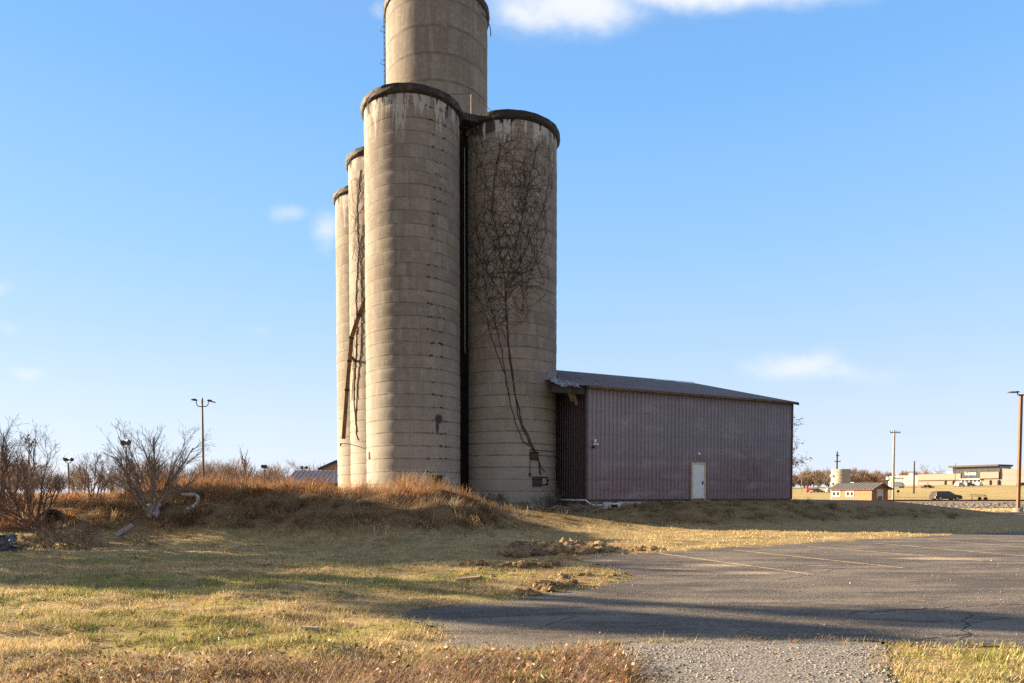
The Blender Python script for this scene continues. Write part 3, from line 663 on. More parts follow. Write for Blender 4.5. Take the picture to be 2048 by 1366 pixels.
def barn_material(name, lo, hi, rust, height_mix=True, metal=0.0):
    mt, t, P = material(name); c = t.co(); x, y, z = t.xyz(c)
    n1 = t.noise(t.scale(c, (0.5, 0.5, 1.2)), 1.1, 5, 0.6); n2 = t.noise(t.scale(c, (4, 4, 0.35)), 2.0, 5, 0.65); n3 = t.noise(c, 22, 4, 0.7)
    wn = t.n('ShaderNodeTexWhiteNoise', noise_dimensions='1D'); t.L.new(t.m('FLOOR', t.m('DIVIDE', t.m('ADD', x, y), 0.9)), wn.inputs['W'])
    hh = t.m('ADD', z, t.m('MULTIPLY', t.m('SUBTRACT', n2, 0.5), 2.2))
    k = t.smooth(hh, 3.6, 0.9) if height_mix else t.smooth(n2, 0.35, 0.7)
    base = t.mix(k, hi, lo)
    base = t.mix(t.m('MULTIPLY', wn.outputs[0], 0.25), base, tuple(0.72 * q for q in hi))
    if height_mix:
        row = None
        for rz_ in (0.55, 1.15, 2.35, 3.55, 4.75):
            g = t.m('MULTIPLY', t.smooth(t.m('ABSOLUTE', t.m('SUBTRACT', z, rz_)), 0.13, 0.02), 0.22 if rz_ > 1.2 else 0.5); row = g if row is None else t.m('MAXIMUM', row, g)
        row = t.m('MULTIPLY', row, t.smooth(t.noise(t.scale(c, (3, 3, 1)), 2.6, 3, 0.7), 0.40, 0.62))
        base = t.mix(row, base, rust)
        a0 = t.gauss(x, z, 11.4, 1.5, 1.5, 1.9); st = t.m('MULTIPLY', t.smooth(t.noise(t.scale(c, (3.2, 3, 0.3)), 2.4, 4, 0.7), 0.4, 0.62), a0)
        base = t.mix(t.m('MULTIPLY', st, 0.6), base, (0.075, 0.034, 0.034))
    fr_ = t.m('FRACT', t.m('DIVIDE', t.m('SUBTRACT', t.m('ADD', x, y), 0.06), 0.26)); edge = t.m('MULTIPLY', t.smooth(t.m('ABSOLUTE', t.m('SUBTRACT', fr_, 0.28)), 0.17, 0.09), t.m('ADD', 0.50, t.m('MULTIPLY', n2, 0.5)))  # dark line beside each rib: its shaded side painted in
    if height_mix: base = t.mix(edge, base, tuple(0.05 * q for q in hi))
    base = t.mix(t.m('MULTIPLY', t.smooth(n3, 0.62, 0.8), 0.35), base, rust)
    base = t.mix(t.m('MULTIPLY', t.smooth(n1, 0.48, 0.7), 0.5), base, tuple(min(1, 1.4 * q) for q in hi))
    t.put(P.inputs['Base Color'], base); P.inputs['Metallic'].default_value = metal
    t.put(P.inputs['Roughness'], t.m('ADD', 0.38, t.m('MULTIPLY', n1, 0.25))); P.inputs['Specular IOR Level'].default_value = 0.45
    t.put(P.inputs['Normal'], t.bump(t.noise(t.scale(c, (1, 1, 0.6)), 1.3, 3), 0.25, 0.05)); return mt
wallm = barn_material('oxidised_brown_cladding', (0.250, 0.172, 0.188), (0.240, 0.218, 0.255), (0.15, 0.065, 0.06))
roofm = barn_material('dull_brown_roofing', (0.185, 0.172, 0.195), (0.20, 0.187, 0.21), (0.11, 0.09, 0.09), False)
trimm = plain('dark_brown_trim', (0.055, 0.035, 0.032), 0.5, 0, 0.3)

def ribbed(mb, origin, along, out, updir, length, height, pitch=0.26, rib=0.032, top=None, start=0.06):
    """a sheet with raised ribs running along updir"""
    o = Vector(origin); al = Vector(along); ou = Vector(out); up_ = Vector(updir); prof = [(0.0, 0.0)]
    x = start
    while x + 0.07 < length:
        prof += [(x, 0.0), (x + 0.014, rib), (x + 0.042, rib), (x + 0.056, 0.0)]; x += pitch
    prof.append((length, 0.0)); vs = []; n = len(prof)
    for (p, q) in prof:
        vs.append(o + al * p + ou * q); vs.append(o + al * p + ou * q + up_ * (height if top is None else top(p)))
    mb.add(vs, [(2 * i, 2 * i + 2, 2 * i + 3, 2 * i + 1) for i in range(n - 1)])
mb = MB(); ribbed(mb, (0, 0, 0), (1, 0, 0), (0, -1, 0), (0, 0, 1), BL, BH); mb.build('front_wall', wallm, barn)
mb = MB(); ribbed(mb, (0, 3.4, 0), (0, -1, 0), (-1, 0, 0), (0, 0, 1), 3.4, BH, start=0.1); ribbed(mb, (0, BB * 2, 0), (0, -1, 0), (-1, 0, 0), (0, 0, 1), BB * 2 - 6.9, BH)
o = mb.build('end_wall', plain('shade_dark_cladding', (0.060, 0.040, 0.042), 0.42, 0, 0.2, 3), barn)  # end wall darkened: corner shade by roof and silo put into the colour
slope = math.tan(math.radians(15))
mb = MB(); ribbed(mb, (BL, 0, 0), (0, 1, 0), (1, 0, 0), (0, 0, 1), BB * 2, BH, top=lambda p: BH + (BB - abs(p - BB)) * slope); mb.build('end_wall', wallm, barn)
mb = MB(); ribbed(mb, (BL, BB * 2, 0), (-1, 0, 0), (0, 1, 0), (0, 0, 1), BL, BH); mb.build('back_wall', wallm, barn)
# roof: ribs run up the slope
def roof_pt(a, b): return Vector((a, b, BH + 0.05 + (b if b < BB else 2 * BB - b) * slope))
mb = MB(); un = Vector((0, 1, slope)).normalized(); rn = Vector((0, -slope, 1)).normalized()
x = -2.6; prof = []
left_edge = lambda a: max(-0.38, -0.38 + (-0.42 - a) * 1.55) if a < -0.42 else -0.38
cols = [-2.6]
while x < BL + 0.06:
    cols += [x, x + 0.014, x + 0.042, x + 0.056]; x += 0.2286
cols.append(BL + 0.12); vs = []
for i, a in enumerate(cols):
    hgt = 0.024 if (i - 1) % 4 in (1, 2) and 0 < i < len(cols) - 1 else 0.0
    vs += [roof_pt(a, left_edge(a)) + rn * hgt, roof_pt(a, BB) + rn * hgt]
n = len(cols); mb.add(vs, [(2 * i, 2 * i + 2, 2 * i + 3, 2 * i + 1) for i in range(n - 1)])
mb.add([roof_pt(-2.6, BB), roof_pt(BL + 0.12, BB), roof_pt(BL + 0.12, 2 * BB + 0.4), roof_pt(-2.6, 2 * BB + 0.4)], [(0, 1, 2, 3)])
roof = mb.build('roof', roofm, barn)
mb = MB(); up3 = Vector((0, 0, 0.035))
mb.add([roof_pt(-2.6, BB - 0.22) + up3, roof_pt(BL + 0.14, BB - 0.22) + up3, roof_pt(BL + 0.14, BB) + up3 * 1.8, roof_pt(-2.6, BB) + up3 * 1.8, roof_pt(BL + 0.14, BB + 0.22) + up3, roof_pt(-2.6, BB + 0.22) + up3], [(0, 1, 2, 3), (3, 2, 4, 5)])
mb.build('ridge_cap', roofm, roof)
mb = MB(); 
for a0, a1, b0 in ((11.2, 12.6, 8.75), (12.7, BL - 0.2, 8.3)):
    q = Vector((0, 0, 0.09)); mb.add([roof_pt(a0, b0) + q * 0.42, roof_pt(a1, b0 - 0.1) + q * 0.42, roof_pt(a1, BB - 0.24) + q * 0.6, roof_pt(a0, BB - 0.24) + q * 0.6], [(0, 1, 2, 3)])
o = mb.build('loose_ridge_sheet', plain('bare_bright_sheet', (0.62, 0.58, 0.54), 0.45, 0.3, 0.12), roof)
mb = MB(); mb.box((BL / 2 + 0.02, -0.32, BH - 0.075), (BL + 0.2, 0.09, 0.10)); mb.build('eave_board', plain('bare_rusty_eave', (0.16, 0.085, 0.045), 0.75, 0, 0.35, 2.5), barn)
mb = MB(); mb.add([(-0.35, -0.37, BH - 0.02), (BL + 0.1, -0.37, BH - 0.02), (BL + 0.1, -0.025, BH + 0.03), (-0.35, -0.025, BH + 0.03)], [(0, 3, 2, 1)]); mb.build('soffit', trimm, barn)
mb = MB()
for a in (-0.02, BL + 0.02): mb.box((a, -0.022, BH / 2 - 0.04), (0.1, 0.06, BH - 0.12))
mb.box((BL / 2, -0.03, 0.03), (BL - 0.12, 0.05, 0.07)); mb.build('corner_trim', trimm, barn)
mb = MB(); mb.slab([roof_pt(BL + 0.13, -0.4), roof_pt(BL + 0.16, BB), roof_pt(BL + 0.16, BB) - Vector((0, 0, 0.16)), roof_pt(BL + 0.13, -0.4) - Vector((0, 0, 0.16))], 0.03); mb.build('verge_trim', trimm, barn)
# torn corner by the silo
mb = MB(); mb.box((-1.12, 0.0, wall_z(-1, 780) + 0.02), (1.95, 0.16, 0.40)); mb.build('fascia_beam', plain('old_dark_timber', (0.05, 0.043, 0.036), 0.85, 0, 0.35, 3), barn)
mb = MB(); rr = random.Random(4)
for k in range(9):
    a = -0.55 - k * 0.19; vs = []
    for i in range(6):
        f = i / 5; s_ = 0.20
        zz = BH + 0.16 + 0.05 * rr.uniform(-1, 1) - 0.32 * f ** 2 + 0.045 * k * (1 - f) + (0.10 if k > 6 else 0); yy = -0.32 + 0.85 * (1 - f) + rr.uniform(-0.04, 0.04)
        for j, dx in enumerate((-s_ / 2, 0, s_ / 2)): vs.append((a + dx + rr.uniform(-0.02, 0.02) - 0.1 * f, yy, zz + (0.05 if j == 1 else 0) + rr.uniform(-0.025, 0.025)))
    mb.add(vs, [q for i in range(5) for j in range(2) for q in [(i * 3 + j, i * 3 + j + 1, i * 3 + j + 4, i * 3 + j + 3)]])
mb.build('crumpled_flashing', plain('crumpled_grey_sheet', (0.20, 0.195, 0.21), 0.42, 0.4, 0.45, 4), barn)
mb = MB(); mb.bar((-1.1, -0.05, BH - 0.35), (-0.55, 0.5, BH - 0.75), 0.16, 0.07); mb.bar((-0.75, 0.1, BH - 0.42), (-0.3, 0.45, BH - 0.95), 0.14, 0.06); mb.build('broken_board', plain('splintered_pine', (0.22, 0.17, 0.12), 0.85, 0, 0.3), barn)
# white door
a0, a1 = wall_a(1381), wall_a(1409); zt = wall_z((a0 + a1) / 2, 925)
whitem = plain('scuffed_white_paint', (0.70, 0.72, 0.74), 0.5, 0, 0.08, 3, dirt=(0.5, 0.5, 0.48)); framem = plain('cream_door_frame', (0.55, 0.47, 0.36), 0.7, 0, 0.15)
ac = (a0 + a1) / 2; dw = a1 - a0; D0 = (ac, -0.02, 0.03)
mb = MB(); mb.box((0, -0.025, (zt - 0.03) / 2), (dw - 0.2, 0.05, zt - 0.13)); door = mb.build('door', whitem, barn, loc=D0)
mb = MB()
for sx in (-1, 1): mb.box((sx * (dw / 2 - 0.05), -0.03, (zt - 0.03) / 2), (0.1, 0.10, zt - 0.03))
mb.box((0, -0.03, zt - 0.085), (dw - 0.21, 0.10, 0.10)); mb.build('frame', framem, door)
mb = MB(); mb.tube([(dw / 2 - 0.2, -0.05, 0.95), (dw / 2 - 0.2, -0.10, 0.95)], 0.03, 8); mb.tube([(dw / 2 - 0.2, -0.10, 0.95), (dw / 2 - 0.33, -0.11, 0.955)], 0.014, 6); mb.box((dw / 2 - 0.2, -0.055, 0.95), (0.07, 0.02, 0.18)); mb.build('handle', black_steel, door)
MB().box((0, -0.15, -0.06), (dw + 0.25, 0.42, 0.1)).build('threshold', plain('step_concrete', (0.28, 0.25, 0.21), 0.9), door)
# lamps on the wall
a = wall_a(1187); z0 = wall_z(a, 888)
mb = MB(); mb.tube([(a, -0.02, z0 - 0.02), (a, -0.07, z0 - 0.02)], 0.07, 10); mb.tube([(a, -0.05, z0), (a + 0.02, -0.14, z0 + 0.14)], 0.025, 6)
mb.lathe([(0.02, 0.0), (0.06, 0.02), (0.075, 0.16), (0.055, 0.2), (0.0, 0.2)], 12, c=(a + 0.0, -0.15, z0 + 0.04))
mb.tube([(a, -0.05, z0 - 0.02), (a + 0.11, -0.12, z0 - 0.02), (a + 0.2, -0.16, z0 - 0.02)], [0.025, 0.05, 0.065], 10)
fl = mb.build('flood_light', whitem, barn)
mb = MB(); mb.tube([(a - 0.02, -0.04, z0 - 0.04), (a - 0.1, -0.12, z0 - 0.14), (a - 0.13, -0.16, z0 - 0.2)], [0.02, 0.06, 0.075], 10); mb.build('dark_lamp', black_steel, fl)
a = wall_a(1396); z0 = wall_z(a, 908)
MB().lathe([(0.0, -0.09), (0.05, -0.08), (0.085, -0.03), (0.085, 0.05), (0.05, 0.08), (0, 0.08)], 14, c=(a, -0.06, z0)).build('bulkhead_light', whitem, barn, smooth=True)
# foundation and the odds and ends along the foot of the wall
mb = MB(); mb.box((BL / 2, 0.12, -0.46), (BL - 0.1, 0.2, 0.9)); mb.box((0.12, 1.8, -0.46), (0.2, 3.1, 0.9)); mb.build('foundation', plain('block_foundation', (0.20, 0.17, 0.145), 0.9, 0, 0.5, 2.2, 0.3, dirt=(0.07, 0.055, 0.045)), barn)
washM = plain('flaking_whitewash', (0.50, 0.48, 0.46), 0.9, 0, 0.25, 5, dirt=(0.2, 0.17, 0.14))
for p0_, p1_, zc_, zh_ in ((1235, 1283, -0.24, 0.34), (1346, 1372, -0.10, 0.13), (1446, 1482, -0.10, 0.12)):
    a0, a1 = wall_a(p0_), wall_a(p1_); MB().box(((a0 + a1) / 2, 0.015, zc_), (a1 - a0, 0.03, zh_)).build('whitewash_patch', washM, barn)
mb = MB(); a0, a1 = wall_a(1176), wall_a(1200); mb.box(((a0 + a1) / 2, 0.0, -0.28), (a1 - a0, 0.04, 0.22)); mb.box((0.75, -0.01, -0.5), (1.4, 0.05, 0.10), m=Matrix.Rotation(0.05, 3, 'Y')); mb.build('bare_plank', plain('orange_new_plank', (0.33, 0.17, 0.07), 0.8, 0, 0.35, 3), barn)
mb = MB(); a0, a1 = wall_a(1203), wall_a(1216); mb.box(((a0 + a1) / 2, -0.16, -0.33), (a1 - a0, 0.26, 0.48)); mb.build('meter_box', plain('pale_grey_box', (0.46, 0.49, 0.53), 0.55, 0, 0.1), barn, bevel=0.012)
mb = MB(); a0, a1 = wall_a(1218), wall_a(1238); w_ = a1 - a0; m_ = (a0 + a1) / 2
mb.box((m_, -0.06, -0.18), (w_, 0.1, 0.07)); mb.box((a1 - 0.06, -0.06, -0.36), (0.12, 0.1, 0.3)); mb.box((a0 + 0.03, -0.06, -0.36), (0.05, 0.1, 0.3)); mb.box((a1 - 0.13, -0.13, -0.42), (0.05, 0.05, 0.26), m=Matrix.Rotation(0.35, 3, 'Y'))
wv = mb.build('vent_frame', whitem, barn); MB().box((m_ - 0.02, -0.02, -0.37), (w_ - 0.16, 0.03, 0.3)).build('vent_opening', black_steel, wv)
mb = MB(); P0 = [(-0.35, 2.9, 0.04), (-0.14, 1.5, 0.02), (-0.08, -0.10, 0.02), (0.22, -0.14, -0.21), (0.36, -0.15, -0.25), (wall_a(1203), -0.15, -0.25)]; mb.tube(P0, 0.05, 8); mb.build('drain_pipe', plain('white_plastic_pipe', (0.58, 0.57, 0.58), 0.45), barn, smooth=True)

# ------------------------------------------------------------------ right hand side: lamps, poles, shed, little silo
def rot_box(mb, c, size, rz): mb.box(c, size, rz=rz)
poleM = plain('brown_painted_steel', (0.17, 0.085, 0.05), 0.6, 0, 0.15, 3); headM = plain('dark_lamp_housing', (0.03, 0.027, 0.026), 0.5)
X = xat(2037, 55); lp = empty('parking_lamp', (X, 55, 0), 'tall square brown lamp post with flat lamp heads beside the car park', 'street lamp')
mb = MB(); mb.box((0, 0, 4.75), (0.21, 0.21, 9.5)); mb.build('pole', poleM, lp, bevel=0.02)
MB().lathe([(0.36, -0.3), (0.36, 0.35), (0.30, 0.4), (0.0, 0.4)], 20).build('footing', plain('lamp_footing', (0.20, 0.18, 0.155), 0.9), lp)
MB().box((0.35, 0, 9.45), (1.2, 0.12, 0.1)).build('crossbar', poleM, lp)
for sx, dz, yy in ((-0.28, 0.15, 0.0), (0.95, 0.42, 0.0)):
    mb = MB(); s_ = -1 if sx < 0 else 1
    mb.box((sx, yy, 9.5 + dz / 2), (0.05, 0.05, dz + 0.06)); mb.box((sx + s_ * 0.32, yy, 9.52 + dz), (0.72, 0.36, 0.08)); mb.box((sx + s_ * 0.08, yy, 9.56 + dz), (0.24, 0.2, 0.07)); mb.build('lamp_head', headM, lp)

def util_pole(px, ytop, Y, label, arms, r=0.14, base_px=None, col=None):
    X = xat(px, Y); zb = hz(X, Y); H = zat(ytop, Y) - zb; o = empty('utility_pole', (X, Y, zb), label, 'utility pole')
    m_ = col or woodM
    MB().tube([(0, 0, -0.3), (0, 0, H * 0.5), (0.02, 0, H)], [r, r * 0.85, r * 0.65], 10).build('pole', m_, o)
    for (za, w, rz) in arms:
        mb = MB(); mb.box((0, -r, H - za), (w, 0.1, 0.12), rz=rz); mb.build('crossarm', m_, o)
        for k in (-0.45, -0.2, 0.2, 0.45): MB().lathe([(0.03, 0), (0.05, 0.05), (0.03, 0.1), (0.05, 0.14), (0.0, 0.2)], 8, c=(k * w * math.cos(rz), -r + k * w * math.sin(rz), H - za + 0.06)).build('insulator', headM, o)
    return o, H
woodM = plain('weathered_pole_wood', (0.30, 0.25, 0.20), 0.9, 0, 0.25, 2)
util_pole(1786, 860, 87, 'tall pale wooden utility pole with one crossarm just right of the orange shed', ((0.35, 1.5, 0.15),), 0.17)
darkwood = plain('creosoted_pole_wood', (0.055, 0.045, 0.038), 0.9, 0, 0.3, 2)
util_pole(1673, 903, 135, 'dark utility pole with two crossarms behind the small round concrete tank', ((0.85, 0.7, 0.2), (2.0, 1.3, 0.2)), 0.2, col=darkwood)
util_pole(1827.5, 922, 200, 'plain dark pole without crossarms in front of the pale pharmacy wall', (), 0.26, col=darkwood)
util_pole(1909.5, 926, 262, 'thin dark pole standing in front of the glass store entrance', (), 0.12, col=darkwood)
util_pole(1615, 936, 230, 'slim dark pole rising behind the red vehicle far off past the barn', (), 0.13, col=darkwood)

# small shed
A_ = Vector((33.7, 64.0, 0)); B_ = Vector((31.8, 68.0, 0)); u_ = (B_ - A_).normalized(); LN = (B_ - A_).length; v_ = Vector((-u_.y, u_.x, 0)) * -1
zs = 0.0
shed = empty('orange_shed', (A_.x, A_.y, zs), 'small orange wooden shed with two white windows and a low grey metal roof', 'shed', rz=math.atan2(u_.y, u_.x))
# local x runs along the lit long wall (away from the viewer), local -y... the end wall runs along local +-y
sgn = 1 if (Matrix.Rotation(-math.atan2(u_.y, u_.x), 3, 'Z') @ v_).y > 0 else -1
SWID = 2.3; EH = 2.05; RHH = 2.5
woodO = plain('orange_stained_boards', (0.38, 0.150, 0.078), 0.75, 0, 0.14, 3); woodD = plain('red_brown_boards', (0.27, 0.115, 0.065), 0.8, 0, 0.2, 3)
def sb(c, size): return ((c[0], c[1] * sgn, c[2]), size)
mb = MB(); mb.box(*sb((LN / 2, 0.03, EH / 2), (LN, 0.06, EH))); 
for k in range(22): mb.box(*sb((0.2 + k * 0.2, -0.004, EH / 2 - 0.01), (0.018, 0.012, EH - 0.04)))
mb.build('side_wall', woodO, shed)
mb = MB(); poly = [(0.06, 0), (SWID - 0.002, 0), (SWID - 0.002, EH), (SWID / 2, RHH), (0.06, EH)]
def gable(x0, x1):
    n = len(poly); vs = [(x0, p[0] * sgn, p[1]) for p in poly] + [(x1, p[0] * sgn, p[1]) for p in poly]
    return vs, [tuple(range(n)), tuple(reversed(range(n, 2 * n)))] + [(i, n + i, n + (i + 1) % n, (i + 1) % n) for i in range(n)]
mb.add(*gable(0.0, 0.06)); mb.build('end_wall', woodD, shed, fix=True); MB().add(*gable(LN - 0.06, LN)).build('end_wall', woodD, shed, fix=True)
mb = MB(); mb.box(*sb((LN / 2, SWID - 0.035, EH / 2), (LN - 0.13, 0.06, EH))); mb.build('back_wall', woodO, shed)
mb = MB()
for s0, s1, z0, z1 in ((-0.28, SWID / 2, EH - 0.1, RHH + 0.06), (SWID + 0.28, SWID / 2, EH - 0.1, RHH + 0.06)):
    P4 = [Vector((-0.4, s0 * sgn, z0)), Vector((LN + 0.25, s0 * sgn, z0)), Vector((LN + 0.25, s1 * sgn, z1)), Vector((-0.4, s1 * sgn, z1))]
    nrm = (P4[1] - P4[0]).cross(P4[3] - P4[0]).normalized(); P4 = P4 if nrm.z > 0 else P4[::-1]
    mb.slab(P4, 0.05)
    for k in range(16):
        x = -0.35 + k * (LN + 0.5) / 15; mb.bar((x, s0 * sgn, z0 + 0.02), (x, s1 * sgn, z1 + 0.02), 0.05, 0.04)
mb.build('roof', plain('grey_ribbed_roofing', (0.155, 0.14, 0.135), 0.55, 0.1, 0.2), shed)
frameW = plain('white_window_trim', (0.52, 0.49, 0.42), 0.6); paneM = plain('dark_window_glass', (0.05, 0.045, 0.05), 0.12, 0, 0.3)
def shed_x(px):   # position along the lit wall seen at a pixel column
    k = ray(px, HZ); k = k[0] / k[1]; return (k * A_.y - A_.x) / (u_.x - k * u_.y)
for p0, p1 in ((1664.5, 1681.5), (1692, 1709)):
    x1, x0 = shed_x(p0), shed_x(p1); xm = (x0 + x1) / 2; w_ = abs(x1 - x0); zc, hh = 1.52, 0.55
    mb = MB()
    for sx in (-1, 1): mb.box(*sb((xm + sx * (w_ / 2 - 0.06), -0.03, zc), (0.12, 0.06, hh)))
    for sz in (-1, 1): mb.box(*sb((xm, -0.03, zc + sz * (hh / 2 - 0.05)), (w_ - 0.245, 0.06, 0.1)))
    mb.box(*sb((xm, -0.025, zc), (0.14, 0.05, hh - 0.205))); f = mb.build('window', frameW, shed)
    mb = MB(); mb.box(*sb((xm, -0.008, zc), (w_ - 0.26, 0.016, hh - 0.22))); mb.build('pane', paneM, f)
mb = MB(); mb.box(*sb((-0.03, SWID * 0.48, 1.0), (0.06, 0.85, 1.95))); dr = mb.build('door', plain('pale_grey_door', (0.42, 0.40, 0.43), 0.6, 0, 0.2), shed)
mb = MB(); mb.box(*sb((-0.07, SWID * 0.48, 1.05), (0.03, 0.5, 0.5))); mb.box(*sb((-0.07, SWID * 0.48, 0.4), (0.03, 0.56, 0.62))); mb.build('door_glass', paneM, dr)
mb = MB(); mb.box(*sb((-0.1, SWID * 0.48 - 0.36, 1.0), (0.06, 0.05, 0.12))); mb.build('handle', black_steel, dr)

Y = 128; X = xat(1681, Y); zb = hz(X, Y)
tank = empty('concrete_tank', (X, Y, zb), 'short round pale concrete tank with white fittings behind the orange shed', 'tank')
H = zat(938.5, Y) - zb; r_ = 17.6 / F * Y
mb = MB(); prof = []
for i in range(9): prof += [(r_ + 0.0, i * H / 9), (r_ + 0.02, (i + 0.5) * H / 9), (r_ + 0.0, (i + 0.97) * H / 9)]
mb.lathe(prof + [(r_, H), (r_ - 0.15, H), (r_ - 0.15, H - 0.3), (0.0, H - 0.25)], 48); mb.build('wall', plain('pale_stained_concrete', (0.33, 0.295, 0.245), 0.9, 0, 0.18, 0.9, 0.2, dirt=(0.19, 0.155, 0.12)), tank, smooth=False)
for px, py in ((1660, 951.5), (1661, 967), (1698.5, 950)):
    dx = (px - 1681) / F * Y; z_ = zat(py, Y) - zb; s_ = -1 if dx < 0 else 1
    mb = MB(); mb.tube([(s_ * (r_ - 0.05), -0.3, z_), (dx, -0.4, z_)], 0.06, 6); mb.lathe([(0.0, -0.25), (0.16, -0.2), (0.22, 0), (0.16, 0.2), (0, 0.25)], 12, c=(dx, -0.4, z_)); mb.build('lamp', whitem, tank)

# ------------------------------------------------------------------ railway, road
balm, t, P = material('rail_ballast'); c = t.co(); v = t.vor(c, 2.6, out=1); vr, vg, vb = t.xyz(v); n2 = t.noise(c, 1.5, 5, 0.7)
base = t.mix(vr, (0.13, 0.10, 0.072), (0.30, 0.25, 0.195)); base = t.mix(t.m('MULTIPLY', t.smooth(n2, 0.5, 0.7), 0.5), base, (0.16, 0.12, 0.08)); t.put(P.inputs['Base Color'], base); P.inputs['Roughness'].default_value = 0.95
t.put(P.inputs['Normal'], t.bump(t.vor(c, 2.6), 1.0, 0.15))
mb = MB(); sec = [(68.3, -0.1), (69.2, 0.18), (71.6, 0.62), (75.4, 0.64), (77.6, 0.15), (78.5, -0.1)]
xs = np.arange(-260, 420, 2.0); vs = []
for x in xs:
    for i, (yy, zz) in enumerate(sec): vs.append((x, yy + 0.08 * (fbm(np.array([x * 0.7]), np.array([i * 3.0]), 2)[0] - 0.5), zz + 0.04 * (fbm(np.array([x * 0.9]), np.array([i * 7.0 + 2]), 2)[0] - 0.5)))
k = len(sec); mb.add(vs, [(i * k + j, (i + 1) * k + j, (i + 1) * k + j + 1, i * k + j + 1) for i in range(len(xs) - 1) for j in range(k - 1)])
tag(mb.build('railway_ballast', balm, smooth=False), kind='structure')
for yy in (72.2, 73.7):
    mb = MB(); mb.box((80, yy, 0.80), (680, 0.08, 0.17)); tag(mb.build('rail', plain('rusty_rail', (0.22, 0.09, 0.045), 0.7, 0.2)), 'rusty steel rail running along the gravel bank' + (' on the side facing the car park' if yy < 73 else ' on the side facing the road'), 'rail', 'rails of the railway line')
mb = MB(); 
mb.add([(-300, 112, 0.30), (500, 112, 0.30), (500, 121, 0.32), (-300, 121, 0.32)], [(0, 1, 2, 3)]); tag(mb.build('road', plain('grey_road', (0.11, 0.10, 0.095), 0.9)), kind='structure')
mb = MB(); mb.box((60, 52.12, 0.03), (58, 0.3, 0.22)); tag(mb.build('kerb', plain('kerb_concrete', (0.38, 0.35, 0.31), 0.9)), kind='structure')

